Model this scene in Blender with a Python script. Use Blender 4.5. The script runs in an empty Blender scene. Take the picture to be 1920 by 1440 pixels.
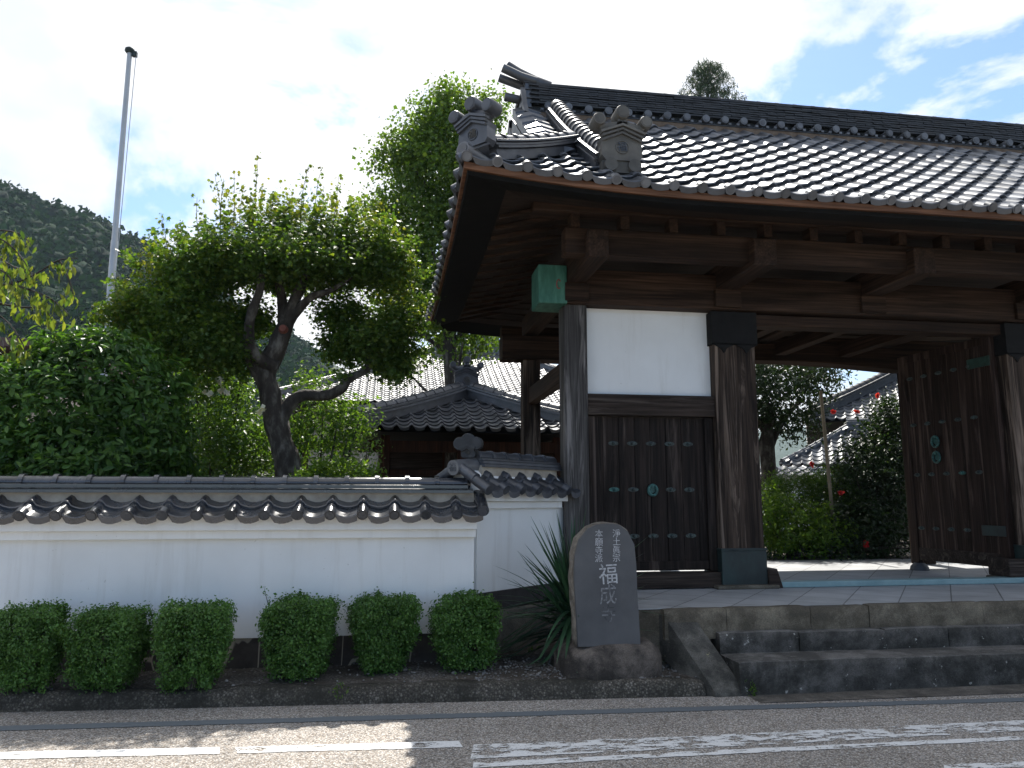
import bpy, math, random
import numpy as np
from mathutils import Vector, Matrix, Euler, noise
R = math.radians
sc = bpy.context.scene
C = sc.collection

# ------------------------------------------------------------------ camera
CAM_H, F, PITCH, YAW = 1.5, 1442.0, 8.68, 9.0
cam = bpy.data.objects.new('camera', bpy.data.cameras.new('camera'))
C.objects.link(cam)
cam.location = (0, 0, CAM_H)
cam.rotation_euler = (R(90 + PITCH), 0, R(-YAW))
cam.data.sensor_width = 36
cam.data.lens = F / 1920 * 36
cam.data.clip_start = 0.05
cam.data.clip_end = 6000
sc.camera = cam

# ------------------------------------------------------------------ sky, sun, exposure
SUN = Vector((.085, .73, 1.0)).normalized()
SUN_EL, SUN_AZ = math.asin(SUN.z), math.atan2(SUN.x, SUN.y)
sc.view_settings.view_transform = 'Standard'
sc.view_settings.look = 'None'
sc.view_settings.gamma = 1
sc.view_settings.exposure = 1.42
w = bpy.data.worlds.new('World')
sc.world = w
w.use_nodes = True
nt = w.node_tree
nt.nodes.clear()
def N(nt, typ, **kw):
    n = nt.nodes.new(typ)
    for k, v in kw.items():
        if k in n.inputs: n.inputs[k].default_value = v
        else: setattr(n, k, v)
    return n
L = lambda nt, a, b: nt.links.new(a, b)
def ramp(nt, fac, stops, interp='LINEAR'):
    r = nt.nodes.new('ShaderNodeValToRGB')
    r.color_ramp.interpolation = interp
    el = r.color_ramp.elements
    while len(el) < len(stops): el.new(0.5)
    for e, (p, c) in zip(el, stops):
        e.position = p
        e.color = (c[0], c[1], c[2], 1) if hasattr(c, '__len__') else (c, c, c, 1)
    if fac is not None: L(nt, fac, r.inputs[0])
    return r
sky = N(nt, 'ShaderNodeTexSky', sky_type='NISHITA', sun_disc=False, sun_elevation=SUN_EL, sun_rotation=SUN_AZ, altitude=100, air_density=1.0, dust_density=.6, ozone_density=3.0)
tc = N(nt, 'ShaderNodeTexCoord')
mp = N(nt, 'ShaderNodeMapping')
mp.inputs['Scale'].default_value = (1.2, 1.2, 2.2)
mp.inputs['Location'].default_value = (4.4, 9.2, 1.6)
L(nt, tc.outputs['Generated'], mp.inputs[0])
n1 = N(nt, 'ShaderNodeTexNoise', noise_dimensions='3D')
n1.inputs['Scale'].default_value = 2.5; n1.inputs['Detail'].default_value = 10; n1.inputs['Roughness'].default_value = .60; n1.inputs['Distortion'].default_value = .35
L(nt, mp.outputs[0], n1.inputs['Vector'])
dotn = N(nt, 'ShaderNodeVectorMath', operation='DOT_PRODUCT'); dotn.inputs[1].default_value = SUN
L(nt, tc.outputs['Generated'], dotn.inputs[0])
dotb = N(nt, 'ShaderNodeVectorMath', operation='DOT_PRODUCT'); dotb.inputs[1].default_value = Vector((.60, .62, .50)).normalized()
L(nt, tc.outputs['Generated'], dotb.inputs[0])
thin = N(nt, 'ShaderNodeMapRange'); thin.inputs['From Min'].default_value = .84; thin.inputs['From Max'].default_value = 1.0   # cloud cover breaks up to the upper right
thin.inputs['To Min'].default_value = .10; thin.inputs['To Max'].default_value = .0
L(nt, dotb.outputs['Value'], thin.inputs['Value'])
addn = N(nt, 'ShaderNodeMath', operation='ADD'); L(nt, n1.outputs['Fac'], addn.inputs[0]); L(nt, thin.outputs[0], addn.inputs[1])
back = N(nt, 'ShaderNodeMapRange'); back.inputs['From Min'].default_value = -.3; back.inputs['From Max'].default_value = .45   # bluer sky away from the sun
back.inputs['To Min'].default_value = -.20; back.inputs['To Max'].default_value = 0
L(nt, dotn.outputs['Value'], back.inputs['Value'])
addb = N(nt, 'ShaderNodeMath', operation='ADD'); L(nt, addn.outputs[0], addb.inputs[0]); L(nt, back.outputs[0], addb.inputs[1])
cov = ramp(nt, addb.outputs[0], [(.45, 0.02), (.505, .6), (.565, 1.0)])
n2 = N(nt, 'ShaderNodeTexNoise')
n2.inputs['Scale'].default_value = 3.2; n2.inputs['Detail'].default_value = 6
L(nt, mp.outputs[0], n2.inputs['Vector'])
ccol = ramp(nt, n2.outputs['Fac'], [(.36, (.76, .81, .90)), (.54, (1, 1, 1))])
glow = N(nt, 'ShaderNodeMapRange'); glow.inputs['From Min'].default_value = -.2; glow.inputs['From Max'].default_value = .95   # clouds round the sun are the brightest
glow.inputs['To Min'].default_value = 3.6; glow.inputs['To Max'].default_value = 6.1
L(nt, dotn.outputs['Value'], glow.inputs['Value'])
vm = N(nt, 'ShaderNodeVectorMath', operation='SCALE'); L(nt, ccol.outputs[0], vm.inputs[0]); L(nt, glow.outputs[0], vm.inputs['Scale'])
mx = N(nt, 'ShaderNodeMix', data_type='RGBA')
deep = N(nt, 'ShaderNodeMix', data_type='RGBA', blend_type='MULTIPLY'); deep.inputs[0].default_value = 1; deep.inputs[7].default_value = (.80, .89, 1.0, 1)
L(nt, sky.outputs[0], deep.inputs[6])
L(nt, cov.outputs[0], mx.inputs[0]); L(nt, deep.outputs[2], mx.inputs[6]); L(nt, vm.outputs[0], mx.inputs[7])
bg = N(nt, 'ShaderNodeBackground'); bg.inputs['Strength'].default_value = 0.08
L(nt, mx.outputs[2], bg.inputs['Color'])
ow = N(nt, 'ShaderNodeOutputWorld'); L(nt, bg.outputs[0], ow.inputs[0])

sun = bpy.data.objects.new('sun', bpy.data.lights.new('sun', 'SUN'))
C.objects.link(sun)
sun.data.energy = 3.5
sun.data.angle = R(.5)
sun.data.color = (1, .95, .87)
sun.rotation_euler = SUN.to_track_quat('Z', 'Y').to_euler()
sun.location = (3, 20, 30)

# ------------------------------------------------------------------ pixel -> point helper (1920 x 1440 photo)
_t, _p = R(PITCH), R(YAW)
FW = Vector((math.sin(_p) * math.cos(_t), math.cos(_p) * math.cos(_t), math.sin(_t)))
RT = Vector((math.cos(_p), -math.sin(_p), 0))
UP = Vector((-math.sin(_p) * math.sin(_t), -math.cos(_p) * math.sin(_t), math.cos(_t)))
def at(px, py, Y):
    r = FW + RT * ((px - 960) / F) + UP * ((720 - py) / F)
    return Vector((0, 0, CAM_H)) + r * (Y / r.y)
def mpx(Y, px=960):                                   # metres per photo pixel at depth Y
    return (at(px + 1, 800, Y) - at(px, 800, Y)).length

# ------------------------------------------------------------------ materials
def newmat(name):
    m = bpy.data.materials.new(name); m.use_nodes = True
    nt = m.node_tree; nt.nodes.clear()
    out = N(nt, 'ShaderNodeOutputMaterial'); b = N(nt, 'ShaderNodeBsdfPrincipled')
    L(nt, b.outputs[0], out.inputs[0])
    return m, nt, b, out
def coords(nt, scale=(1, 1, 1), kind='Object', rot=(0, 0, 0)):
    t = N(nt, 'ShaderNodeTexCoord'); mp = N(nt, 'ShaderNodeMapping')
    mp.inputs['Scale'].default_value = scale; mp.inputs['Rotation'].default_value = rot
    L(nt, t.outputs[kind], mp.inputs[0]); return mp.outputs[0]
def nz(nt, vec, scale=1, detail=5, rough=.55, dist=0):
    n = N(nt, 'ShaderNodeTexNoise'); n.inputs['Scale'].default_value = scale; n.inputs['Detail'].default_value = detail
    n.inputs['Roughness'].default_value = rough; n.inputs['Distortion'].default_value = dist
    L(nt, vec, n.inputs['Vector']); return n.outputs['Fac']
def mixc(nt, fac, a, b, mode='MIX'):
    m = N(nt, 'ShaderNodeMix', data_type='RGBA', blend_type=mode)
    for i, v in ((0, fac), (6, a), (7, b)):
        if isinstance(v, (int, float)): m.inputs[i].default_value = v
        elif isinstance(v, tuple): m.inputs[i].default_value = (*v, 1)
        else: L(nt, v, m.inputs[i])
    return m.outputs[2]
def bump(nt, b, h, strength=.3, dist=.01, prev=None):
    n = N(nt, 'ShaderNodeBump'); n.inputs['Strength'].default_value = strength; n.inputs['Distance'].default_value = dist
    L(nt, h, n.inputs['Height'])
    if prev is not None: L(nt, prev, n.inputs['Normal'])
    L(nt, n.outputs[0], b.inputs['Normal']); return n.outputs[0]

def mat_wood(name, dark, light, axis='z', rough=.75, streak=None):
    m, nt, b, o = newmat(name)
    s = {'z': (14, 14, .7), 'x': (.7, 14, 14), 'y': (14, .7, 14)}[axis]
    s2 = {'z': (60, 60, 1.5), 'x': (1.5, 60, 60), 'y': (60, 1.5, 60)}[axis]
    v = coords(nt, s); v2 = coords(nt, s2)
    a = nz(nt, v, 1, 6, .6, .6); g = nz(nt, v2, 1, 4, .6, .2)
    big = nz(nt, coords(nt, (1, 1, 1)), 1.3, 3)
    c = ramp(nt, a, [(.36, dark), (.64, light)])
    c2 = mixc(nt, ramp(nt, g, [(.35, .0), (.65, .8)]).outputs[0], c.outputs[0], tuple(x * .45 for x in dark))
    if streak:
        c2 = mixc(nt, ramp(nt, nz(nt, v, .6, 5, .7, 1.2), [(.52, 0), (.66, .7)]).outputs[0], c2, streak)
    c3 = mixc(nt, ramp(nt, big, [(.35, .75), (.65, 1)]).outputs[0], (0, 0, 0), c2)
    L(nt, c3, b.inputs['Base Color'])
    b.inputs['Roughness'].default_value = rough
    b.inputs['Specular IOR Level'].default_value = .18
    p = bump(nt, b, g, .5, .004); bump(nt, b, a, .4, .008, p)
    return m
def mat_noise(name, cols, scale=4, rough=.8, bumps=((40, .3, .004),), metal=0, spec=.4, detail=6, stretch=(1, 1, 1), rvar=0):
    m, nt, b, o = newmat(name)
    v = coords(nt, stretch)
    f = nz(nt, v, scale, detail, .6)
    n = len(cols)
    c = ramp(nt, f, [(.3 + .4 * i / max(1, n - 1), cols[i]) for i in range(n)])
    L(nt, c.outputs[0], b.inputs['Base Color'])
    b.inputs['Roughness'].default_value = rough; b.inputs['Metallic'].default_value = metal
    b.inputs['Specular IOR Level'].default_value = spec
    if rvar:
        rr = ramp(nt, nz(nt, v, scale * 1.7, 4), [(.3, rough - rvar), (.7, rough + rvar)]); L(nt, rr.outputs[0], b.inputs['Roughness'])
    p = None
    for s, st, d in bumps: p = bump(nt, b, nz(nt, v, s, 4), st, d, p)
    return m
def mat_tile(name, c0, c1, rough=.34, spec=.6, metal=.25, clean=False):
    m, nt, b, o = newmat(name)
    v = coords(nt)
    geo = N(nt, 'ShaderNodeNewGeometry')
    isl = ramp(nt, geo.outputs['Random Per Island'], [(0, .62), (1, 1.3)])
    f = nz(nt, v, 7, 6)
    c = ramp(nt, f, [(.3, c0), (.7, c1)])
    c2 = mixc(nt, 1.0, c.outputs[0], isl.outputs[0], 'MULTIPLY')
    if not clean:
        lich = ramp(nt, nz(nt, v, 19, 5, .7), [(.62, 0), (.70, .4)])
        c2 = mixc(nt, lich.outputs[0], c2, (.16, .16, .14))
        rust = ramp(nt, nz(nt, v, 2.3, 6, .7), [(.55, 0), (.72, .45)])
        c2 = mixc(nt, rust.outputs[0], c2, (.075, .062, .052))
    L(nt, c2, b.inputs['Base Color'])
    rr = ramp(nt, nz(nt, v, 9, 5), [(.3, rough - (.03 if clean else .08)), (.7, rough + (.05 if clean else .12))])
    sc_ = N(nt, 'ShaderNodeMath', operation='MULTIPLY_ADD'); sc_.inputs[1].default_value = .08; L(nt, geo.outputs['Random Per Island'], sc_.inputs[0]); L(nt, rr.outputs[0], sc_.inputs[2])
    L(nt, sc_.outputs[0], b.inputs['Roughness'])
    b.inputs['Metallic'].default_value = metal; b.inputs['Specular IOR Level'].default_value = spec
    bump(nt, b, nz(nt, v, 14 if clean else 55, 3), .06 if clean else .12, .004 if clean else .003)
    return m
def mat_leaf(name, cols, trans=.35, rough=.45, spec=.4):
    m, nt, b, o = newmat(name)
    geo = N(nt, 'ShaderNodeNewGeometry')
    n = len(cols)
    c = ramp(nt, geo.outputs['Random Per Island'], [(i / max(1, n - 1), cols[i]) for i in range(n)])
    patch = ramp(nt, nz(nt, coords(nt), 1.1, 3), [(.35, .8), (.65, 1.2)])
    cc = mixc(nt, 1.0, c.outputs[0], patch.outputs[0], 'MULTIPLY')
    L(nt, cc, b.inputs['Base Color'])
    b.inputs['Roughness'].default_value = rough; b.inputs['Specular IOR Level'].default_value = spec
    t = N(nt, 'ShaderNodeBsdfTranslucent')
    tc_ = mixc(nt, 1.0, cc, (1.5, 1.45, .55), 'MULTIPLY')
    L(nt, tc_, t.inputs['Color'])
    mx = N(nt, 'ShaderNodeMixShader'); mx.inputs[0].default_value = trans
    L(nt, b.outputs[0], mx.inputs[1]); L(nt, t.outputs[0], mx.inputs[2]); L(nt, mx.outputs[0], o.inputs[0])
    return m

M = {}
M['pillar'] = mat_wood('weathered_timber', (.021, .0135, .010), (.115, .078, .057), 'z', streak=(.33, .245, .19))
M['pillar_grey'] = mat_wood('grey_weathered_timber', (.040, .036, .034), (.13, .12, .113), 'z', streak=(.30, .275, .26))
M['timber_x'] = mat_wood('dark_timber_x', (.020, .0105, .0065), (.082, .046, .029), 'x')
M['timber_y'] = mat_wood('dark_timber_y', (.022, .012, .0075), (.075, .042, .027), 'y')
M['timber_w'] = mat_wood('weathered_rail', (.026, .018, .014), (.078, .055, .043), 'x', streak=(.14, .11, .09))
M['door'] = mat_wood('door_planks', (.015, .0105, .0085), (.048, .033, .027), 'z', streak=(.12, .09, .075))
M['leafdoor'] = mat_wood('gate_leaf', (.022, .0125, .009), (.056, .032, .024), 'z', streak=(.15, .10, .08))
M['soffit'] = mat_wood('soffit_boards', (.022, .014, .010), (.058, .038, .027), 'x')
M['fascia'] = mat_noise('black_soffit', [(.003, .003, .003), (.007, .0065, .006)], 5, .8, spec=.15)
M['eaveboard'] = mat_wood('orange_eave_board', (.13, .060, .032), (.29, .145, .082), 'x')
M['redwood'] = mat_wood('red_timber', (.035, .014, .009), (.095, .038, .021), 'z')
M['tile'] = mat_tile('smoked_tile', (.040, .044, .054), (.078, .085, .10), .38, .9, .3)
M['tile_main'] = mat_tile('silvery_roof_tile', (.075, .083, .098), (.125, .135, .155), .40, .9, .5)
M['tile_wall'] = mat_tile('glazed_smoked_tile', (.026, .029, .036), (.042, .046, .056), .19, 1.0, .15, True)
M['tile_old'] = mat_tile('weathered_tile', (.07, .066, .060), (.14, .132, .118), .6, .35, 0)
M['tile_light'] = mat_tile('pale_smoked_tile', (.09, .092, .10), (.15, .155, .165), .36, .6, .25)
M['tile_dark'] = mat_tile('dark_ridge_tile', (.016, .018, .021), (.034, .037, .043), .5, .4, 0)
M['mortar'] = mat_noise('ridge_mortar', [(.10, .065, .045), (.2, .15, .11)], 9, .9)
M['mortar_pale'] = mat_noise('pale_mortar', [(.30, .26, .21), (.46, .41, .34)], 9, .9)
M['verdigris'] = mat_noise('green_copper', [(.022, .085, .060), (.04, .135, .098), (.075, .20, .15)], 5, .6, stretch=(3, 3, .8), bumps=((30, .2, .003),), spec=.3)
M['dkgreen'] = mat_noise('dull_green_copper', [(.010, .022, .017), (.018, .05, .037), (.03, .085, .062)], 7, .6)
M['dkcopper'] = mat_noise('dark_copper', [(.010, .016, .016), (.018, .028, .027), (.022, .045, .042)], 4, .55, spec=.4, stretch=(1, 1, .6))
M['blackmetal'] = mat_noise('black_iron', [(.006, .006, .006), (.013, .012, .012)], 12, .75, spec=.2)
M['stud'] = mat_noise('stud_copper', [(.018, .018, .017), (.034, .046, .043), (.07, .11, .10)], 45, .5)
M['teal'] = mat_noise('teal_ring', [(.015, .03, .028), (.03, .10, .09), (.07, .22, .195)], 36, .5)
M['thr'] = mat_noise('threshold_copper', [(.17, .27, .28), (.25, .36, .37)], 6, .5)
M['red'] = mat_noise('faded_red', [(.16, .035, .03), (.22, .06, .05)], 20, .7)
M['metalpole'] = mat_noise('grey_pole', [(.36, .38, .40), (.46, .48, .50)], 3, .45, metal=.35)
M['bark'] = mat_noise('bark', [(.014, .011, .009), (.040, .033, .027), (.15, .14, .12)], 9, .9, bumps=((14, .8, .03), (60, .5, .008)), stretch=(1, 1, .45))
M['knot'] = mat_noise('cut_knot', [(.12, .035, .025), (.22, .08, .06)], 14, .8)
M['bamboo'] = mat_noise('old_bamboo', [(.16, .13, .09), (.28, .23, .16)], 3, .7, stretch=(4, 4, .6))
M['stone_slab'] = mat_noise('dark_polished_stone', [(.062, .062, .065), (.098, .098, .102)], 3, .55, bumps=((90, .08, .002),))
M['stone_side'] = mat_noise('rough_brown_stone', [(.085, .072, .058), (.17, .145, .118), (.27, .24, .205)], 16, .9, bumps=((18, 1, .03), (60, .6, .01)))
M['carve'] = mat_noise('white_paint', [(.16, .16, .165), (.44, .44, .45), (.52, .52, .53)], 70, .8)
M['carve_faded'] = mat_noise('worn_paint', [(.06, .06, .063), (.32, .32, .33)], 40, .8)
M['carve_gone'] = mat_noise('worn_off_paint', [(.05, .05, .053), (.06, .06, .063), (.26, .26, .27)], 18, .8)
M['hill'] = mat_noise('forest_floor', [(.006, .022, .010), (.012, .034, .015)], .3, .95)
M['soil'] = mat_noise('garden_soil', [(.05, .04, .03), (.10, .085, .065)], 3, .95)
M['white_wall'] = None
def mat_plaster():
    m, nt, b, o = newmat('white_plaster')
    base = ramp(nt, nz(nt, coords(nt), 2.2, 5), [(.3, (.74, .735, .72)), (.7, (.80, .80, .79))])
    st = ramp(nt, nz(nt, coords(nt, (7, 7, .55)), 1, 6, .65), [(.54, 0), (.78, .42)])
    c = mixc(nt, st.outputs[0], base.outputs[0], (.52, .49, .44))
    sp = ramp(nt, nz(nt, coords(nt), 34, 3, .6), [(.735, 0), (.76, .6)])
    c = mixc(nt, sp.outputs[0], c, (.36, .33, .30))
    L(nt, c, b.inputs['Base Color']); b.inputs['Roughness'].default_value = .9; b.inputs['Specular IOR Level'].default_value = .2
    bump(nt, b, nz(nt, coords(nt), 60, 4), .08, .003)
    return m
M['plaster'] = mat_plaster()
def mat_beige(): 
    return mat_noise('beige_wall', [(.42, .36, .28), (.52, .46, .37)], 2, .9)
M['beige'] = mat_beige()
def mat_footing(scale, stone, joint, wdt=.035):
    m, nt, b, o = newmat('stone_footing')
    v = coords(nt, (1, .2, .22))
    v2 = N(nt, 'ShaderNodeMix', data_type='VECTOR'); v2.inputs[0].default_value = .08
    nn = N(nt, 'ShaderNodeTexNoise'); nn.inputs['Scale'].default_value = 5; L(nt, v, nn.inputs['Vector'])
    L(nt, v, v2.inputs[4]); L(nt, nn.outputs['Color'], v2.inputs[5])
    vo = N(nt, 'ShaderNodeTexVoronoi', feature='DISTANCE_TO_EDGE'); vo.inputs['Scale'].default_value = scale
    L(nt, v2.outputs[1], vo.inputs['Vector'])
    f = ramp(nt, vo.outputs['Distance'], [(wdt, 1), (wdt * 1.5, 0)])
    sc_ = ramp(nt, nz(nt, coords(nt), 9, 6), [(.3, stone[0]), (.7, stone[1])])
    L(nt, mixc(nt, f.outputs[0], sc_.outputs[0], joint), b.inputs['Base Color'])
    b.inputs['Roughness'].default_value = .85
    bump(nt, b, nz(nt, coords(nt), 30, 5), .5, .01)
    return m
M['footing'] = mat_footing(3.1, ((.030, .024, .021), (.060, .050, .044)), (.32, .28, .22), .009)
def mat_stone(name, c0, c1, lichen=None, dark=None, scale=6, rough=.9, bs=.6, lt=.62):
    m, nt, b, o = newmat(name)
    v = coords(nt)
    c = ramp(nt, nz(nt, v, scale, 7, .65), [(.3, c0), (.7, c1)]).outputs[0]
    if dark: c = mixc(nt, ramp(nt, nz(nt, v, 3.1, 7, .75), [(.42, .9), (.58, 0)]).outputs[0], c, dark)
    if lichen: c = mixc(nt, ramp(nt, nz(nt, v, 13, 6, .7), [(lt, 0), (lt + .04, .8)]).outputs[0], c, lichen)
    fine = ramp(nt, nz(nt, v, 120, 3), [(.3, .7), (.7, 1.3)])
    c = mixc(nt, 1.0, c, fine.outputs[0], 'MULTIPLY')
    L(nt, c, b.inputs['Base Color']); b.inputs['Roughness'].default_value = rough; b.inputs['Specular IOR Level'].default_value = .3
    p = bump(nt, b, nz(nt, v, 22, 6), bs, .015); bump(nt, b, nz(nt, v, 110, 4), .4, .004, p)
    return m
M['step'] = mat_stone('mossy_dark_step', (.042, .040, .037), (.115, .108, .10), (.40, .39, .36), (.024, .024, .021), lt=.635)
M['tread'] = mat_stone('skylight_painted_tread', (.10, .096, .09), (.20, .19, .178), (.36, .35, .32), (.06, .057, .052), lt=.66)  # paler step stone: sky light on the treads is put into the colour
M['step_top'] = mat_stone('tan_step_stone', (.11, .094, .070), (.19, .165, .125), None, (.07, .06, .045))
M['cheek'] = mat_stone('grey_cheek_stone', (.06, .056, .05), (.14, .13, .11), (.36, .31, .17), (.04, .038, .033), lt=.66)
M['rock'] = mat_stone('brown_base_rock', (.07, .058, .050), (.15, .125, .105), (.45, .42, .38), (.035, .03, .026), lt=.705)
M['retain_a'] = mat_stone('tan_retaining_stone', (.16, .11, .06), (.30, .22, .13))
M['retain_b'] = mat_stone('grey_retaining_stone', (.09, .085, .07), (.17, .155, .125))
M['bandtile'] = mat_stone('dark_band_stone', (.025, .022, .022), (.05, .045, .045), None, None, rough=.6, bs=.2)
def mat_aggregate(name, cols, scale, dark=None, bs=.6, wash=None):
    m, nt, b, o = newmat(name)
    v = coords(nt)
    vo = N(nt, 'ShaderNodeTexVoronoi'); vo.inputs['Scale'].default_value = scale; L(nt, v, vo.inputs['Vector'])
    sep = N(nt, 'ShaderNodeSeparateColor'); L(nt, vo.outputs['Color'], sep.inputs[0])
    n = len(cols)
    c = ramp(nt, sep.outputs[0], [(i / (n - 1), cols[i]) for i in range(n)]).outputs[0]
    gap = ramp(nt, vo.outputs['Distance'], [(.32, 1), (.66, .45)])
    c = mixc(nt, 1.0, c, gap.outputs[0], 'MULTIPLY')
    big = ramp(nt, nz(nt, v, .9, 5), [(.3, .8), (.7, 1.15)])
    c = mixc(nt, 1.0, c, big.outputs[0], 'MULTIPLY')
    if dark: c = mixc(nt, ramp(nt, nz(nt, v, 2.6, 6, .7), [(.40, .9), (.62, 0)]).outputs[0], c, dark)
    L(nt, c, b.inputs['Base Color']); b.inputs['Roughness'].default_value = .9; b.inputs['Specular IOR Level'].default_value = .25
    inv = N(nt, 'ShaderNodeMath', operation='SUBTRACT'); inv.inputs[0].default_value = 1; L(nt, vo.outputs['Distance'], inv.inputs[1])
    bump(nt, b, inv.outputs[0], bs, .006)
    return m
M['road'] = mat_aggregate('exposed_aggregate_road', [(.21, .18, .155), (.35, .305, .26), (.46, .415, .365), (.36, .35, .34), (.66, .62, .57), (.27, .225, .19)], 95)
M['kerb'] = mat_aggregate('mossy_kerb', [(.06, .053, .045), (.14, .125, .10), (.08, .072, .062), (.26, .235, .20)], 70, (.026, .025, .020))
M['gravel'] = mat_aggregate('gravel_bed', [(.10, .088, .076), (.23, .205, .18), (.15, .135, .12), (.36, .335, .31)], 55, (.065, .054, .043))
M['pebble'] = mat_noise('pebbles', [(.08, .075, .07), (.17, .16, .15), (.30, .29, .27)], 9, .8)
M['earth'] = mat_noise('plain_ground', [(.085, .095, .08), (.14, .15, .13)], .6, .95)
M['apron'] = mat_stone('concrete_apron', (.10, .09, .078), (.17, .155, .135), None, (.06, .055, .048))
def mat_paving():
    m, nt, b, o = newmat('courtyard_paving')
    v = coords(nt, (1, 1, 1), rot=(0, 0, R(38)))
    br = N(nt, 'ShaderNodeTexBrick', offset=0.0, squash=1.0)
    br.inputs['Scale'].default_value = 1; br.inputs['Brick Width'].default_value = .42; br.inputs['Row Height'].default_value = .42
    br.inputs['Mortar Size'].default_value = .006; br.inputs['Mortar Smooth'].default_value = .1
    br.inputs['Color1'].default_value = (.33, .34, .35, 1); br.inputs['Color2'].default_value = (.40, .41, .42, 1); br.inputs['Mortar'].default_value = (.12, .12, .12, 1)
    L(nt, v, br.inputs['Vector'])
    d = ramp(nt, nz(nt, coords(nt), 3, 6), [(.3, .78), (.7, 1.1)])
    L(nt, mixc(nt, 1.0, br.outputs['Color'], d.outputs[0], 'MULTIPLY'), b.inputs['Base Color'])
    b.inputs['Roughness'].default_value = .55
    bump(nt, b, nz(nt, coords(nt), 60, 4), .1, .003)
    return m
M['paving'] = mat_paving()
def mat_paint(name, col, th=.5, sx=(5, 16, 1), soft=.03):
    m, nt, b, o = newmat(name)
    f = nz(nt, coords(nt, sx), 1, 8, .72)
    fine = nz(nt, coords(nt), 85, 2, .5)
    mm = N(nt, 'ShaderNodeMath', operation='MULTIPLY_ADD'); mm.inputs[1].default_value = .22
    L(nt, fine, mm.inputs[0]); L(nt, f, mm.inputs[2])
    a = ramp(nt, mm.outputs[0], [(th, 1), (th + soft, 0)])
    cc = ramp(nt, fine, [(.3, tuple(x * .82 for x in col)), (.7, col)])
    L(nt, cc.outputs[0], b.inputs['Base Color']); b.inputs['Roughness'].default_value = .8
    t = N(nt, 'ShaderNodeBsdfTransparent'); mx = N(nt, 'ShaderNodeMixShader')
    L(nt, a.outputs[0], mx.inputs[0]); L(nt, t.outputs[0], mx.inputs[1]); L(nt, b.outputs[0], mx.inputs[2]); L(nt, mx.outputs[0], o.inputs[0])
    return m
M['paint_solid'] = mat_paint('white_road_paint', (.76, .76, .75), .715, (5, 22, 1), .012)
M['paint_semi'] = mat_paint('chipped_road_paint', (.76, .76, .75), .66, (6, 15, 1), .010)
M['paint_worn'] = mat_paint('worn_road_paint', (.74, .74, .73), .615, (5.5, 13, 1), .010)
M['paint_blue'] = mat_paint('blue_grey_strip', (.13, .15, .165), .80)

M['maple'] = mat_leaf('maple_leaves', [(.034, .082, .016), (.058, .122, .022), (.09, .165, .028), (.13, .185, .03)], .55)
M['maple_gold'] = mat_leaf('golden_maple_leaves', [(.08, .15, .022), (.13, .18, .026), (.19, .20, .03), (.07, .14, .02)], .5)
M['osman'] = mat_leaf('glossy_leaves', [(.024, .068, .015), (.040, .105, .022), (.062, .145, .030), (.105, .20, .042)], .44, .42, .3)
M['gink'] = mat_leaf('ginkgo_leaves', [(.055, .115, .020), (.09, .165, .028), (.145, .22, .038)], .52)
M['conif'] = mat_leaf('needles', [(.018, .040, .020), (.032, .060, .030), (.05, .08, .045)], .2)
M['cherry'] = mat_leaf('cherry_leaves', [(.06, .125, .022), (.11, .165, .03), (.17, .20, .04), (.08, .14, .025)], .5)
M['shrub'] = mat_leaf('shrub_leaves', [(.04, .095, .020), (.075, .15, .028), (.12, .20, .036)], .5)
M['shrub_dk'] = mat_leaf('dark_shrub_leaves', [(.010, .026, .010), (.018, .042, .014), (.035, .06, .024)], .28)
M['shrub_br'] = mat_leaf('bright_shrub_leaves', [(.06, .13, .018), (.10, .19, .026), (.15, .24, .035)], .5)
M['box'] = mat_leaf('boxwood_leaves', [(.042, .105, .022), (.065, .155, .032), (.105, .215, .048), (.055, .13, .028)], .35, .45, .35)
M['yucca'] = mat_leaf('yucca_blades', [(.022, .065, .034), (.034, .090, .045), (.05, .115, .055)], .2, .4, .5)
M['forest'] = mat_leaf('forest_crowns', [(.006, .022, .011), (.010, .034, .015), (.018, .050, .019), (.008, .028, .013)], .12, .9, .1)
M['white_fl'] = mat_leaf('white_petals', [(.7, .7, .66), (.8, .78, .74)], .3)
M['red_fl'] = mat_leaf('red_petals', [(.45, .02, .03), (.6, .05, .06)], .3)

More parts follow.
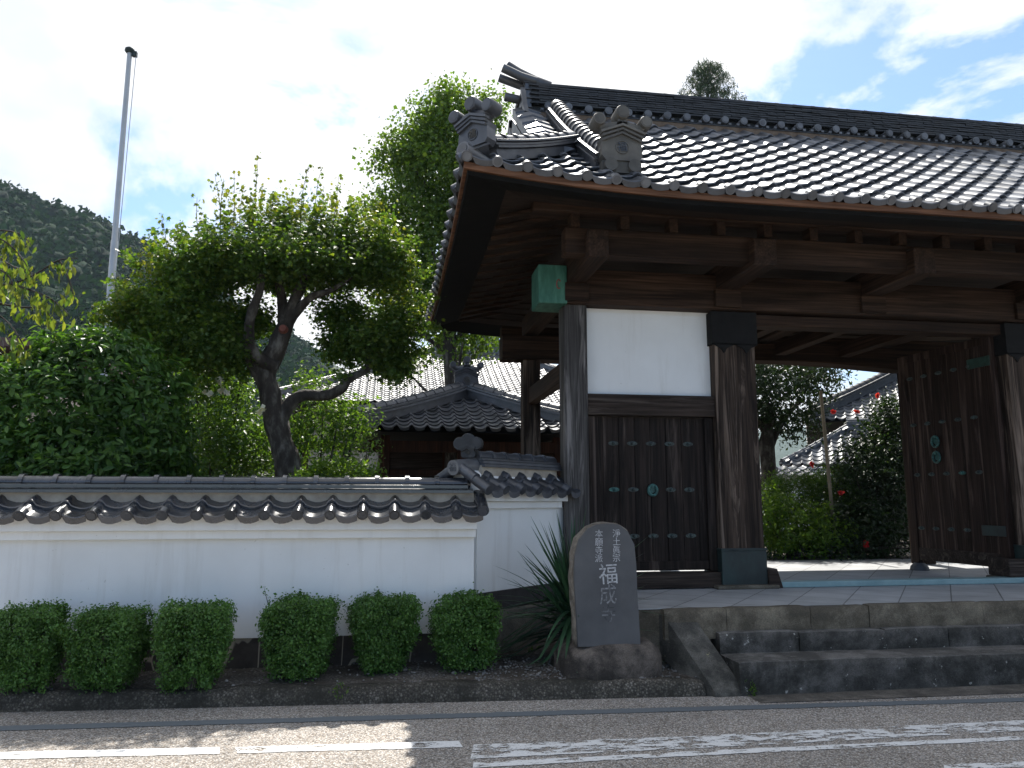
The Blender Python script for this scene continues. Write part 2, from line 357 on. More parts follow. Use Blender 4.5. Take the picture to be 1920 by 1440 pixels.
# ------------------------------------------------------------------ mesh building
WM = {}
def mw(o): return WM.get(o.name, Matrix.Identity(4))
class MB:
    def __init__(s): s.v = []; s.f = []; s.sm = []
    def add(s, vs, fs, smooth=False):
        k = len(s.v); s.v.extend([tuple(v) for v in vs]); s.f.extend([tuple(i + k for i in f) for f in fs]); s.sm.extend([smooth] * len(fs)); return s
    def box(s, x0, x1, y0, y1, z0, z1, mat=None):
        vs = [Vector((x, y, z)) for z in (z0, z1) for y in (y0, y1) for x in (x0, x1)]
        if mat is not None: vs = [mat @ v for v in vs]
        return s.add(vs, [(0, 2, 3, 1), (4, 5, 7, 6), (0, 1, 5, 4), (2, 6, 7, 3), (0, 4, 6, 2), (1, 3, 7, 5)])
    def tube(s, pts, rad, n=10, caps=True, smooth=True, wob=0, seed=0):
        pts = [Vector(p) for p in pts]
        if not hasattr(rad, '__len__'): rad = [rad] * len(pts)
        vs = []; fs = []; prev = None
        for i, p in enumerate(pts):
            d = (pts[min(i + 1, len(pts) - 1)] - pts[max(i - 1, 0)]).normalized()
            if prev is None:
                a = d.orthogonal().normalized()
            else:
                a = (prev - d * prev.dot(d)).normalized()
            prev = a; b = d.cross(a)
            for k in range(n):
                t = 2 * math.pi * k / n; r = rad[i]
                q = p + (a * math.cos(t) + b * math.sin(t)) * r
                if wob: q = p + (q - p) * (1 + wob * noise.noise(q * 6 + Vector((seed, 0, 0))))
                vs.append(q)
        for i in range(len(pts) - 1):
            for k in range(n): fs.append((i * n + k, i * n + (k + 1) % n, (i + 1) * n + (k + 1) % n, (i + 1) * n + k))
        s.add(vs, fs, smooth)
        if caps:
            m = len(vs)
            s.add(vs[:n], [tuple(range(n))[::-1]]); s.add(vs[m - n:], [tuple(range(n))])
        return s
    def sweep(s, pts, prof, smooth=False, closed=True, up=Vector((0, 0, 1))):
        pts = [Vector(p) for p in pts]; vs = []; fs = []; n = len(prof)
        for i, p in enumerate(pts):
            d = (pts[min(i + 1, len(pts) - 1)] - pts[max(i - 1, 0)]); d = d.normalized()
            lat = d.cross(up).normalized(); u2 = lat.cross(d).normalized()
            for a, h in prof: vs.append(p + lat * a + u2 * h)
        for i in range(len(pts) - 1):
            for k in range(n if closed else n - 1): fs.append((i * n + k, i * n + (k + 1) % n, (i + 1) * n + (k + 1) % n, (i + 1) * n + k))
        s.add(vs, fs, smooth)
        if closed: s.add(vs[:n], [tuple(range(n))[::-1]]); s.add(vs[-n:], [tuple(range(n))])
        return s
    def prism(s, poly, depth, mat=None, smooth=False):           # polygon in XZ extruded along +Y
        n = len(poly)
        vs = [Vector((x, 0, z)) for x, z in poly] + [Vector((x, depth, z)) for x, z in poly]
        if mat is not None: vs = [mat @ v for v in vs]
        s.add(vs, [tuple(range(n)), tuple(range(2 * n - 1, n - 1, -1))]); 
        s.add(vs, [(k, k + n, (k + 1) % n + n, (k + 1) % n) for k in range(n)], smooth); return s
    def build(s, name, mat, parent=None, bevel=0, local=False, segs=2):
        me = bpy.data.meshes.new(name)
        v = s.v
        if parent is not None and not local:
            inv = mw(parent).inverted(); v = [tuple(inv @ Vector(p)) for p in v]
        me.from_pydata(v, [], s.f)
        me.polygons.foreach_set('use_smooth', s.sm)
        me.materials.append(mat); me.update()
        o = bpy.data.objects.new(name, me); C.objects.link(o)
        if parent is not None:
            o.parent = parent; WM[o.name] = mw(parent)
        if bevel:
            b = o.modifiers.new('bevel', 'BEVEL'); b.width = bevel; b.segments = segs; b.limit_method = 'ANGLE'; b.angle_limit = R(40)
        return o
def rawmesh(name, v, f, mat, parent=None, smooth=False):
    me = bpy.data.meshes.new(name)
    v = np.asarray(v, dtype=np.float32)
    if parent is not None:
        inv = np.array(mw(parent).inverted()); v = v @ inv[:3, :3].T.astype(np.float32) + inv[:3, 3].astype(np.float32)
    f = np.asarray(f, dtype=np.int32)
    me.vertices.add(len(v)); me.vertices.foreach_set('co', v.ravel())
    k = f.shape[1]
    me.loops.add(f.size); me.loops.foreach_set('vertex_index', f.ravel())
    me.polygons.add(len(f)); me.polygons.foreach_set('loop_start', np.arange(0, f.size, k, dtype=np.int32))
    me.polygons.foreach_set('loop_total', np.full(len(f), k, dtype=np.int32))
    if smooth: me.polygons.foreach_set('use_smooth', np.ones(len(f), dtype=bool))
    me.materials.append(mat); me.update(calc_edges=True); me.validate()
    o = bpy.data.objects.new(name, me); C.objects.link(o)
    if parent is not None: o.parent = parent; WM[o.name] = mw(parent)
    return o
def tag(o, label=None, cat=None, group=None, kind=None):
    if label: o['label'] = label
    if cat: o['category'] = cat
    if group: o['group'] = group
    if kind: o['kind'] = kind
    return o
def thing(name, loc, label, cat, group=None, rz=0):
    o = bpy.data.objects.new(name, None); C.objects.link(o)
    o.location = loc; o.rotation_euler = (0, 0, rz); o.empty_display_size = .2
    WM[o.name] = Matrix.Translation(Vector(loc)) @ Matrix.Rotation(rz, 4, 'Z')
    return tag(o, label, cat, group, 'thing')
def textmesh(body, size, mat4, name, mat, parent, extrude=.004, jitter=0):
    cu = bpy.data.curves.new('txt', 'FONT'); cu.body = body; cu.size = size; cu.extrude = extrude
    cu.align_x = 'CENTER'; cu.align_y = 'CENTER'; cu.resolution_u = 4
    ob = bpy.data.objects.new('txt', cu); C.objects.link(ob)
    dg = bpy.context.evaluated_depsgraph_get(); dg.update()
    me = ob.evaluated_get(dg).to_mesh()
    vs = [mat4 @ v.co for v in me.vertices]; fs = [tuple(p.vertices) for p in me.polygons]
    ob.evaluated_get(dg).to_mesh_clear()
    bpy.data.objects.remove(ob); bpy.data.curves.remove(cu)
    mb = MB(); mb.add(vs, fs)
    return mb.build(name, mat, parent)
FACE_FRONT = Matrix.Rotation(R(90), 4, 'X')         # text plane XY -> XZ facing -Y

# ------------------------------------------------------------------ roof tiles
def pr(u, amp=1.0):
    if u < .34: return amp * .042 * math.sin(math.pi * u / .34)
    return -amp * .024 * math.sin(math.pi * (u - .34) / .66)
def tiles(mb, f, a0, ncol, pitch, b0, nrow, rp, keep=None, n=9, lift=.03, lip=.028, discs=True, seed=1, amp=1.0, flip=False):
    rng = random.Random(seed)
    us = [0, .07, .17, .27, .34, .45, .6, .75, .9, 1.0] if n >= 9 else [0, .17, .34, .67, 1.0]
    for i in range(ncol):
        for j in range(nrow):
            am, bm = a0 + (i + .5) * pitch, b0 + (j + .5) * rp
            if keep and not keep(am, bm): continue
            dl, db, da = rng.uniform(-.004, .004), rng.uniform(-.006, .006), rng.uniform(-.003, .003)
            dr = rng.uniform(-.004, .004)
            rows = []
            for (b, h) in ((b0 + (j + 1) * rp + .03, -.004), (b0 + j * rp + db, lift + dl)):
                rows.append([f(a0 + (i + u * 1.02) * pitch + da, b + (dr * (u - .5) if h > 0 else 0), pr(u, amp) + h) for u in us])
            m = len(us)
            vs = rows[0] + rows[1]
            fs = [((k, k + 1, m + k + 1, m + k) if not flip else (k, m + k, m + k + 1, k + 1)) for k in range(m - 1)]
            mb.add(vs, fs, True)
            ll = [lip + (.030 if (j == 0 and u > .34) else 0) for u in us]
            low = [f(a0 + (i + u * 1.02) * pitch + da, b0 + j * rp + db, pr(u, amp) + lift + dl - q) for u, q in zip(us, ll)]
            rnd = [f(a0 + (i + u * 1.02) * pitch + da, b0 + j * rp + db - .006, pr(u, amp) + lift + dl - .007) for u in us]
            mb.add(rows[1] + rnd, fs, True)
            vs = rnd + low
            mb.add(vs, fs, False)
            if j == 0 and discs:
                ac = a0 + (i + .17) * pitch
                c = Vector(f(ac, b0 - .012, .022)); c2 = Vector(f(ac, b0 + .05, .022))
                r_ = .047
                mb.tube([c2, c], r_, 14)
                mb.tube([c, c + (c - c2).normalized() * .006], r_ * .72, 12)
def cap_run(mb, pts, r=.07, seg=.265, collar=.012, n=12, half=True):
    """round ridge tiles laid end to end, each with a raised collar"""
    pts = [Vector(p) for p in pts]
    L_ = [0]
    for a, b in zip(pts, pts[1:]): L_.append(L_[-1] + (b - a).length)
    def pos(s):
        s = max(0, min(L_[-1], s))
        for k in range(len(pts) - 1):
            if s <= L_[k + 1] or k == len(pts) - 2:
                return pts[k].lerp(pts[k + 1], (s - L_[k]) / max(1e-6, L_[k + 1] - L_[k]))
    cnt = max(1, round(L_[-1] / seg)); sg = L_[-1] / cnt
    prof = [(r * math.cos(math.pi * k / n), r * math.sin(math.pi * k / n)) for k in range(n + 1)]
    big = [((r + collar) * math.cos(math.pi * k / n), (r + collar) * math.sin(math.pi * k / n)) for k in range(n + 1)]
    for i in range(cnt):
        mb.sweep([pos(i * sg), pos((i + .5) * sg), pos((i + 1) * sg)], prof, True)
        mb.sweep([pos(i * sg - .012), pos(i * sg + .026)], big, True)
        mb.add([], [])
def ridge_layers(mb, pts, layers):
    """flat ridge tiles: layers = [(half width, z0, z1)]"""
    for hw, z0, z1 in layers:
        mb.sweep(pts, [(-hw, z0), (hw, z0), (hw, z1 - .004), (hw - .012, z1), (-hw + .012, z1), (-hw, z1 - .004)])

def end_tile(parent, loc, rz, s=1.0, crest='福', mat='tile_old', name='ridge_end_tile', feet=True, logs=True):
    """onigawara; its front looks along -Y before rotation"""
    T = Matrix.Translation(Vector(loc)) @ Matrix.Rotation(rz, 4, 'Z') @ Matrix.Scale(s, 4)
    mb = MB()
    body = [(-.17, .0), (-.21, .05), (-.20, .19), (-.215, .24), (0, .33), (.215, .24), (.20, .19), (.21, .05), (.17, .0)]
    mb.prism(body, .16, T @ Matrix.Translation((0, -.06, 0)))
    for k, (zz, pj) in enumerate(((.20, .075), (.235, .09), (.27, .105))):
        w_ = .20 + .012 * k
        mb.sweep([T @ Vector((-w_, -pj + .02, zz)), T @ Vector((0, -pj + .02, zz + .085)), T @ Vector((w_, -pj + .02, zz))], [(-.03, -.011), (.03, -.011), (.03, .011), (-.03, .011)])
    if logs:
        for sx, zz, r_ in ((-1, .40, .062), (0, .49, .068), (1, .40, .062)):
            x = sx * .24
            mb.tube([T @ Vector((x, .07, zz)), T @ Vector((x, -.10, zz)), T @ Vector((x, -.118, zz))], [r_, r_, r_ * .9], 16)
            mb.tube([T @ Vector((x, -.118, zz)), T @ Vector((x, -.122, zz))], r_ * .72, 14)
        def strip(pts, ws):                             # flat curved neck, pts in (x, z)
            P_ = []
            for i in range(len(pts) - 1):
                for k in range(4):
                    t = k / 4; a_, b_ = pts[max(0, i - 1)], pts[min(len(pts) - 1, i + 2)]; p_, q_ = pts[i], pts[i + 1]
                    P_.append(tuple(.5 * (2 * p_[c] + (q_[c] - a_[c]) * t + (2 * a_[c] - 5 * p_[c] + 4 * q_[c] - b_[c]) * t * t + (3 * p_[c] - a_[c] - 3 * q_[c] + b_[c]) * t ** 3) for c in (0, 1)) + (ws[i] + (ws[i + 1] - ws[i]) * t,))
            P_.append((*pts[-1], ws[-1])); vs = []
            for i, (x, z, w_) in enumerate(P_):
                a_, b_ = P_[max(0, i - 1)], P_[min(len(P_) - 1, i + 1)]; d_ = Vector((b_[0] - a_[0], b_[1] - a_[1])).normalized()
                nx, nz_ = -d_.y * w_, d_.x * w_
                for sg_, y in ((1, -.085), (-1, -.085), (-1, .06), (1, .06)): vs.append(T @ Vector((x + nx * sg_, y, z + nz_ * sg_)))
            mb.add(vs, [(i * 4 + q, i * 4 + (q + 1) % 4, (i + 1) * 4 + (q + 1) % 4, (i + 1) * 4 + q) for i in range(len(P_) - 1) for q in range(4)], True)
        for sx in (-1, 1): strip([(0, .35), (sx * .08, .345), (sx * .16, .335), (sx * .215, .36), (sx * .24, .40)], [.05, .045, .034, .03, .045])
        strip([(0, .28), (0, .36), (0, .43), (0, .49)], [.11, .06, .036, .05])
        mb.prism([(-.19, .29), (-.13, .335), (0, .37), (.13, .335), (.19, .29), (0, .30)], .14, T @ Matrix.Translation((0, -.075, 0)))
    if feet:
        for sx in (-1, 1):
            mb.tube([T @ Vector((sx * .12, .05, -.055)), T @ Vector((sx * .12, -.09, -.055))], .062, 14)
        mb.box(-.2, .2, -.04, .1, -.12, 0, T)
    # moulded ring round the crest
    ring = [T @ Vector((.066 * math.cos(t), -.064, .135 + .066 * math.sin(t))) for t in [2 * math.pi * k / 20 for k in range(21)]]
    mb.tube(ring, .006 * s, 6, False)
    o = mb.build(name, M[mat], parent)
    textmesh(crest, .105 * s, T @ Matrix.Translation((0, -.066, .133)) @ FACE_FRONT @ Matrix.Scale(1 / s, 4), 'crest', M['tile'] if mat == 'tile_old' else M['tile_old'], o, .004)
    return o

# ================================================================== SETTING
def g(px, py, z=0.0):
    r = FW + RT * ((px - 960) / F) + UP * ((720 - py) / F)
    return Vector((0, 0, CAM_H)) + r * ((z - CAM_H) / r.z)
def sheet(name, poly, z, mat):
    mb = MB(); mb.add([(p[0], p[1], z) for p in poly], [tuple(range(len(poly)))])
    return mb.build(name, mat)
yk = lambda x: 6.34 - .0688 * (x + 2.73)
tag(sheet('ground', [(-1900, -900), (1900, -900), (1900, 2300), (-1900, 2300)], -.02, M['earth']), kind='structure')
tag(sheet('road', [(-60, -8), (60, -8), (60, 2.1), (2.75, 5.95), (-60, 10.25)], 0, M['road']), kind='structure')
def line(name, pts_a, pts_b, mat, z=.004):
    rr = random.Random(len(pts_a) + int(pts_a[0][1]))
    def edge(pts):
        out = []
        for a, b in zip(pts, pts[1:]):
            a, b = g(*a), g(*b); n_ = max(2, int((b - a).length / .025))
            for k in range(n_): p = a.lerp(b, k / n_); out.append(p + Vector((0, .010 * noise.noise(p * 9) + rr.uniform(-.004, .004), 0)))
        return out + [g(*pts[-1])]
    A_, B_ = edge(pts_a), edge(pts_b); n_ = min(len(A_), len(B_)); A_ = [A_[int(i * (len(A_) - 1) / (n_ - 1))] for i in range(n_)]; B_ = [B_[int(i * (len(B_) - 1) / (n_ - 1))] for i in range(n_)]
    mb = MB(); mb.add([(p.x, p.y, z) for p in A_] + [(p.x, p.y, z) for p in B_], [(i, n_ + i, n_ + i + 1, i + 1) for i in range(n_ - 1)])
    o = mb.build(name, mat); return tag(o, kind='structure')
line('road_strip', [(-900, 1393), (0, 1362), (960, 1335.5), (1920, 1309), (2500, 1293)], [(-900, 1402), (0, 1371), (960, 1344), (1920, 1316), (2500, 1299)], M['paint_blue'])
line('road_line', [(-900, 1443), (0, 1411), (412, 1402)], [(-900, 1458), (0, 1425), (412, 1414)], M['paint_solid'])
line('road_line', [(440, 1402), (860, 1390)], [(446, 1413), (868, 1402)], M['paint_semi'], .0041)
line('road_line', [(888, 1397), (1300, 1381), (1900, 1352), (2300, 1334)], [(882, 1424), (1300, 1404), (1900, 1372), (2300, 1354)], M['paint_worn'])
line('road_line', [(888, 1431), (1300, 1410), (1880, 1383), (2300, 1362)], [(886, 1441), (1300, 1418), (1880, 1390), (2300, 1368)], M['paint_semi'], .0042)
line('road_line', [(1770, 1436), (2300, 1408)], [(1770, 1450), (2300, 1422)], M['paint_worn'], .0043)
tag(sheet('concrete_apron', [(2.8, 5.70), (12, 5.55), (12, 5.93), (2.8, 5.93)], .005, M['apron']), kind='structure')

# kerb: rough low stone edge
rng = random.Random(5)
mb = MB(); rows = []
xs = np.arange(-12, 2.53, .045)
prof = [(-.012, -.02), (.0, .03), (.012, .085), (.035, .112), (.09, .12), (.16, .114), (.2, .06)]
for i, x in enumerate(xs):
    e = 1 if x < 2.40 else max(.0, 1 - ((x - 2.40) / .13) ** 2) ** .5
    for d, z in prof:
        nn = noise.noise(Vector((x * 6, d * 20, z * 20))) * .013 + noise.noise(Vector((x * 1.7, 3, z * 3))) * .02
        rows.append((x, yk(x) + d + nn + (1 - e) * .09, max(-.02, z * (.35 + .65 * e) + nn * .6)))
k = len(prof)
mb.add(rows, [(i * k + j, (i + 1) * k + j, (i + 1) * k + j + 1, i * k + j + 1) for i in range(len(xs) - 1) for j in range(k - 1)], True)
mb.add(rows[-k:], [tuple(range(k))])
tag(mb.build('kerb', M['kerb']), kind='structure')
# gravel bed behind the kerb
mb = MB(); xs = np.linspace(-12, 2.62, 190); ys = np.linspace(0, 1, 14); vs = []
for x in xs:
    for t in ys:
        y0, y1 = yk(x) + .12, 7.6
        y = y0 + (y1 - y0) * t
        vs.append((x, y, .112 + .05 * t + .022 * noise.noise(Vector((x * 2.2, y * 2.2, 0))) * min(1, t * 6) + .008 * noise.noise(Vector((x * 11, y * 11, 4)))))
m_ = len(ys)
mb.add(vs, [(i * m_ + j, (i + 1) * m_ + j, (i + 1) * m_ + j + 1, i * m_ + j + 1) for i in range(len(xs) - 1) for j in range(m_ - 1)], True)
tag(mb.build('gravel_bed', M['gravel']), kind='structure')
# loose pebbles
nprng = np.random.default_rng(3)
V = []; Fc = []
ico = bpy.data.meshes.new('tmp'); import bmesh
bm = bmesh.new(); bmesh.ops.create_icosphere(bm, subdivisions=1, radius=1); iv = np.array([v.co[:] for v in bm.verts]); itri = np.array([[v.index for v in f.verts] for f in bm.faces]); bm.free()
bm = bmesh.new(); bmesh.ops.create_icosphere(bm, subdivisions=2, radius=1); iv2 = np.array([v.co[:] for v in bm.verts]); itri2 = np.array([[v.index for v in f.verts] for f in bm.faces]); bm.free()
for q in range(900):
    x = nprng.uniform(-3.0, 2.5) if q < 350 else nprng.uniform(.7, 2.5)
    t = nprng.uniform(.02, .9); y = yk(x) + .1 + (6.85 - yk(x)) * t
    s_ = nprng.uniform(.004, .011) * (2.2 if q % 37 == 0 else 1)
    p = iv * np.array([s_ * nprng.uniform(.8, 1.5), s_ * nprng.uniform(.8, 1.4), s_ * .7]) + [x, y, .118 + .05 * t * .8]
    Fc.append(itri + len(V) * len(iv)); V.append(p)
tag(rawmesh('gravel', np.concatenate(V), np.concatenate(Fc), M['pebble']), kind='stuff')
# courtyard paving and the garden soil behind the walls
PZ = .60
mb = MB(); mb.box(2.07, 13, 6.47, 11.34, .5945, PZ)
tag(mb.build('courtyard_paving', M['paving']), kind='structure')
mb = MB(); mb.add([(-40, 7.14, .5), (1.0, 7.14, .5), (2.29, 8.2, .5), (2.29, 60, .5), (-40, 60, .5)], [(0, 1, 2, 3, 4)])
mb.add([(2.29, 11.35, .585), (40, 11.35, .585), (40, 60, .585), (2.29, 60, .585)], [(0, 1, 2, 3)])
tag(mb.build('garden_ground', M['soil']), kind='structure')

# ================================================================== STONE STEPS
ST = thing('stone_steps', (3, 5.93, 0), 'dark weathered stone steps rising from the road to the open gate', 'steps')
def stone_row(parent, name, x0, x1, y0, y1, z0, z1, cuts, mat, bev=.012, seed=0, label=None, tread=None):
    """one course of cut stones laid end to end, with uneven faces"""
    rr = random.Random(seed); mb = MB(); xs = [x0] + list(cuts) + [x1]
    for a, b in zip(xs, xs[1:]):
        nx = max(2, int((b - a) / .06)); nzz = max(2, int((z1 - z0) / .05)); ny = 3
        dy, dz = rr.uniform(-.006, .006), rr.uniform(-.005, .005)
        gx = [a + .003 + (b - a - .006) * i / nx for i in range(nx + 1)]
        pts = []
        path = [(y0, z0 + (z1 - z0) * j / nzz) for j in range(nzz + 1)]
        path[-1] = (y0 + .006, z1 - .004)
        path += [(y0 + .03, z1)] + [(y0 + (y1 - y0) * j / ny, z1) for j in range(1, ny + 1)]
        for x in gx:
            for (y, z) in path:
                nn = noise.noise(Vector((x * 5, y * 9 + seed, z * 9))) * .008
                e = min(x - a, b - x); r_ = .006 if e < .01 else 0
                pts.append((x, y + dy + nn + r_, z + dz * (z > z0 + .02) + nn * .5 * (z >= z1 - .01) - r_))
        k = len(path)
        mb.add(pts, [(i * k + j, (i + 1) * k + j, (i + 1) * k + j + 1, i * k + j + 1) for i in range(nx) for j in range(k - 1)], True)
        mb.add(pts[:k] + [(a + .003, y1, z0)], [tuple(range(k + 1))[::-1]]); mb.add(pts[-k:] + [(b - .003, y1, z0)], [tuple(range(k + 1))])
    o = mb.build(name, mat, parent)
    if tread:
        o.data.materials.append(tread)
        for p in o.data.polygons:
            if p.normal.z > .75: p.material_index = 1  # upward faces take the paler stone, painted as if lit by the sky
    if label: o['label'] = label
    return o
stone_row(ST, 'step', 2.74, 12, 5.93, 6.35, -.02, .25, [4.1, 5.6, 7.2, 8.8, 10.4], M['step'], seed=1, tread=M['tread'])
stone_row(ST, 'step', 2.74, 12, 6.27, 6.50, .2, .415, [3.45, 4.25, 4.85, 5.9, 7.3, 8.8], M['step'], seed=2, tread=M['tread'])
stone_row(ST, 'step', 2.30, 12, 6.37, 6.466, .36, PZ + .004, [2.85, 3.62, 4.17, 5.28, 6.05, 7.3, 8.6], M['step_top'], seed=3, label='tan top step of cut blocks')
# sloping cheek stone on the left of the flight, side block under the platform
mb = MB()
pl = [(5.93, -.02), (6.10, -.02), (6.60, .30), (6.60, .56), (6.42, .555), (5.93, .035)]
nseg = 12
T = Matrix(((-.46, 1, 0, 2.535 + .46 * 5.93), (1, 0, 0, 0), (0, 0, 1, 0), (0, 0, 0, 1)))     # leans outwards towards the platform corner
mb.prism([(p[0], p[1]) for p in pl], .25, T)
o = mb.build('cheek_stone', M['cheek'], ST, .02)
mb = MB(); mb.box(2.06, 12, 6.47, 11.3, .05, .594)
mb.build('side_block', M['step_top'], ST, .02)

# ================================================================== FRONT PLASTER WALL
FWALL = thing('plaster_wall', (-2, 7.0, .12), 'long white plaster wall with glossy dark tile coping behind the clipped bushes', 'wall')
XR = .755
mb = MB(); mb.box(-12, XR - .01, 6.925, 7.13, .06, .385); mb.build('footing', M['footing'], FWALL)
mb = MB(); mb.box(-12, XR, 6.90, 7.15, .375, 1.20); mb.build('wall_face', M['plaster'], FWALL, .004)
mb = MB(); mb.box(-12, XR + .004, 6.815, 7.235, 1.19, 1.262); mb.box(-12, XR + .008, 6.735, 7.315, 1.2625, 1.385); mb.build('eave_moulding', M['plaster'], FWALL, .006)
mb = MB()
TP = .2636
ncol = 46; a0 = XR + .04 - ncol * TP
fwf = lambda a, b, h: (a, 6.63 + b, 1.372 + .50 * b + h)
tiles(mb, fwf, a0, ncol, TP, 0, 2, .155, seed=4, lift=.028)
fwb = lambda a, b, h: (a, 7.41 - b, 1.372 + .50 * b + h)
tiles(mb, fwb, a0, ncol, TP, 0, 2, .155, seed=5, discs=False, flip=True, n=5)
mb.tube([(XR + .045, 6.61, 1.42), (XR + .045, 6.97, 1.575)], .05, 14)
co = mb.build('coping_tiles', M['tile_wall'], FWALL)
mb = MB(); mb.box(-12, XR - .005, 6.90, 7.14, 1.41, 1.575); mb.build('ridge_mortar', M['mortar_pale'], FWALL)
mb = MB()
rp_ = [(x, 7.02, 0) for x in np.linspace(-12, XR - .02, 40)]
ridge_layers(mb, rp_, [(.165, 1.572, 1.602), (.16, 1.606, 1.612)])
ridge_layers(mb, [(x, 7.02, 0) for x in np.linspace(-12, XR - .06, 40)], [(.125, 1.615, 1.645)])
mb.build('ridge_course', M['tile_wall'], FWALL)
mb = MB(); cap_run(mb, [(x, 7.02, 1.646) for x in np.linspace(XR - .06, -12, 60)], .066, TP, .017)
mb.tube([(XR - .08, 7.02, 1.66), (XR - .03, 7.02, 1.655)], .055, 14)
mb.build('ridge_cap', M['tile_wall'], FWALL)

# ================================================================== SLEEVE WALL beside the gate
SA, SB = Vector((.79, 6.99, 0)), Vector((1.80, 7.92, 0))
ang = math.atan2(SB.y - SA.y, SB.x - SA.x); SL = (SB - SA).length
SW = thing('sleeve_wall', (SA.x, SA.y, .15), 'short white wall with small tiled roof, angled between long wall and gate pillar', 'wall', rz=ang)
S = mw(SW) @ Matrix.Translation((0, 0, -.15))
def sbox(mb, *a): return mb.box(*a, S)
mb = MB(); sbox(mb, 0, SL, 0, .26, .69, 1.44); mb.build('wall_face', M['plaster'], SW, .004)
mb = MB(); sbox(mb, -.03, SL - .1, -.05, .31, 1.435, 1.50); sbox(mb, -.05, SL - .08, -.11, .37, 1.501, 1.60)
mb.prism([(-.115, 1.598), (.375, 1.598), (.13, 1.83)], SL, S @ Matrix(((0, 1, 0, -.055), (1, 0, 0, 0), (0, 0, 1, 0), (0, 0, 0, 1))))
mb.build('eave_moulding', M['plaster'], SW, .005)
mb = MB(); sbox(mb, -.01, SL, -.012, .3, .525, .69); mb.build('stone_band', M['bandtile'], SW, .006)
mb = MB(); sbox(mb, .0, .24, -.03, .3, .08, .525); mb.build('retaining_stone', M['retain_a'], SW, .03)
mb = MB(); sbox(mb, .25, SL + .2, -.045, .3, .08, .52); mb.build('retaining_stone', M['retain_b'], SW, .03)
mb = MB()
ncs = 6; ps = (SL + .14) / ncs
sf = lambda a, b, h: S @ Vector((a, -.20 + b, 1.585 + .62 * b + h))
tiles(mb, sf, -.14, ncs, ps, 0, 2, .165, seed=7)
sb_ = lambda a, b, h: S @ Vector((a, .46 - b, 1.585 + .62 * b + h))
tiles(mb, sb_, -.14, ncs, ps, 0, 2, .165, seed=8, flip=True, discs=False)
# verge tiles lying down the gable edge
for sgn in (-1, 1):
    for q in range(2):
        y0 = .13 + sgn * (.04 + .16 * q); y1 = .13 + sgn * (.04 + .16 * (q + 1) + .02)
        za, zb = 1.585 + .62 * (.33 - abs(y0 - .13)) + .035, 1.585 + .62 * (.33 - abs(y1 - .13)) + .045
        mb.tube([S @ Vector((-.125, y0, za)), S @ Vector((-.125, y1, zb))], [.048, .052], 12)
mb.build('roof_tiles', M['tile'], SW)
mb = MB(); sbox(mb, .1, SL - .08, .03, .23, 1.70, 1.83); mb.build('ridge_mortar', M['mortar_pale'], SW)
mb = MB(); rl = [S @ Vector((x, .13, 0)) for x in np.linspace(.10, SL - .02, 8)]
ridge_layers(mb, rl, [(.13, 1.815, 1.845), (.115, 1.848, 1.875), (.10, 1.878, 1.90)])
cap_run(mb, [p + Vector((0, 0, 1.90)) for p in rl], .065, .22)
mb.build('ridge_course', M['tile'], SW)
mb = MB()
mb.tube([S @ Vector((.1, .13, 1.83)), S @ Vector((-.19, .13, 1.80))], .070, 18)
mb.build('ridge_end_disc', M['tile_light'], SW)
textmesh('福', .085, S @ Matrix.Translation((-.192, .13, 1.80)) @ Matrix.Rotation(R(-90), 4, 'Z') @ FACE_FRONT, 'crest', M['tile'], SW)
end_tile(SW, S @ Vector((.02, .13, 1.90)), ang - R(90) + R(28), .32, mat='tile_dark', feet=False)

# ================================================================== TEMPLE GATE
GATE = thing('temple_gate', (5.52, 9.2, PZ), 'large dark timber temple gate with sweeping tiled roof and green copper beam end', 'gate')
X0, X1, Y0, Y1 = .54, 10.50, 6.15, 12.25
BMID = (Y1 - Y0) / 2
FY = 7.80
PX = [1.79, 3.47, 7.09, 9.01]                       # left faces of the four front posts
PW = [.26, .48, .48, .26]
def upsweep(a, ln): 
    d = min(a, ln - a); return .15 * max(0, 1 - d / 2.3) ** 2
def rz(b): return 4.235 + .745 * b - .06 * math.sin(math.pi * min(1, b / 2.85))
def roofz(a, b, ln): return rz(b) + upsweep(a, ln) * max(0, 1 - b / 1.9)
f_front = lambda a, b, h: (X0 + a, Y0 + b - .55 * h, roofz(a, b, X1 - X0) + .83 * h)
f_back = lambda a, b, h: (X0 + a, Y1 - b + .55 * h, roofz(a, b, X1 - X0) + .83 * h)
f_left = lambda a, b, h: (X0 + b - .55 * h, Y0 + a, roofz(a, b, Y1 - Y0) + .83 * h)
f_right = lambda a, b, h: (X1 - b + .55 * h, Y0 + a, roofz(a, b, Y1 - Y0) + .83 * h)
GX = .93                                            # gable overhang starts this far in from the side eaves
HB = 1.20                                           # skirt roof depth
TPX = (X1 - X0) / 38
TPY = (Y1 - Y0) / 23
def keep_main(a, b): 
    e = min(a, X1 - X0 - a); return e > b - .02 if b < GX else e > GX
def keep_side(a, b): return min(a, Y1 - Y0 - a) > b - .02
mb = MB()
tiles(mb, f_front, 0, 38, TPX, 0, 13, .2165, keep_main, seed=11, amp=.66, lift=.035)
tiles(mb, f_left, 0, 23, TPY, 0, 6, .2165, keep_side, seed=12, flip=True)
tiles(mb, f_back, 0, 38, TPX, 0, 13, .2165, keep_main, seed=13, flip=True, n=5, discs=False)
tiles(mb, f_right, 0, 23, TPY, 0, 6, .2165, keep_side, seed=14, n=5, discs=False)
ROOF = mb.build('roof', M['tile_main'], GATE)
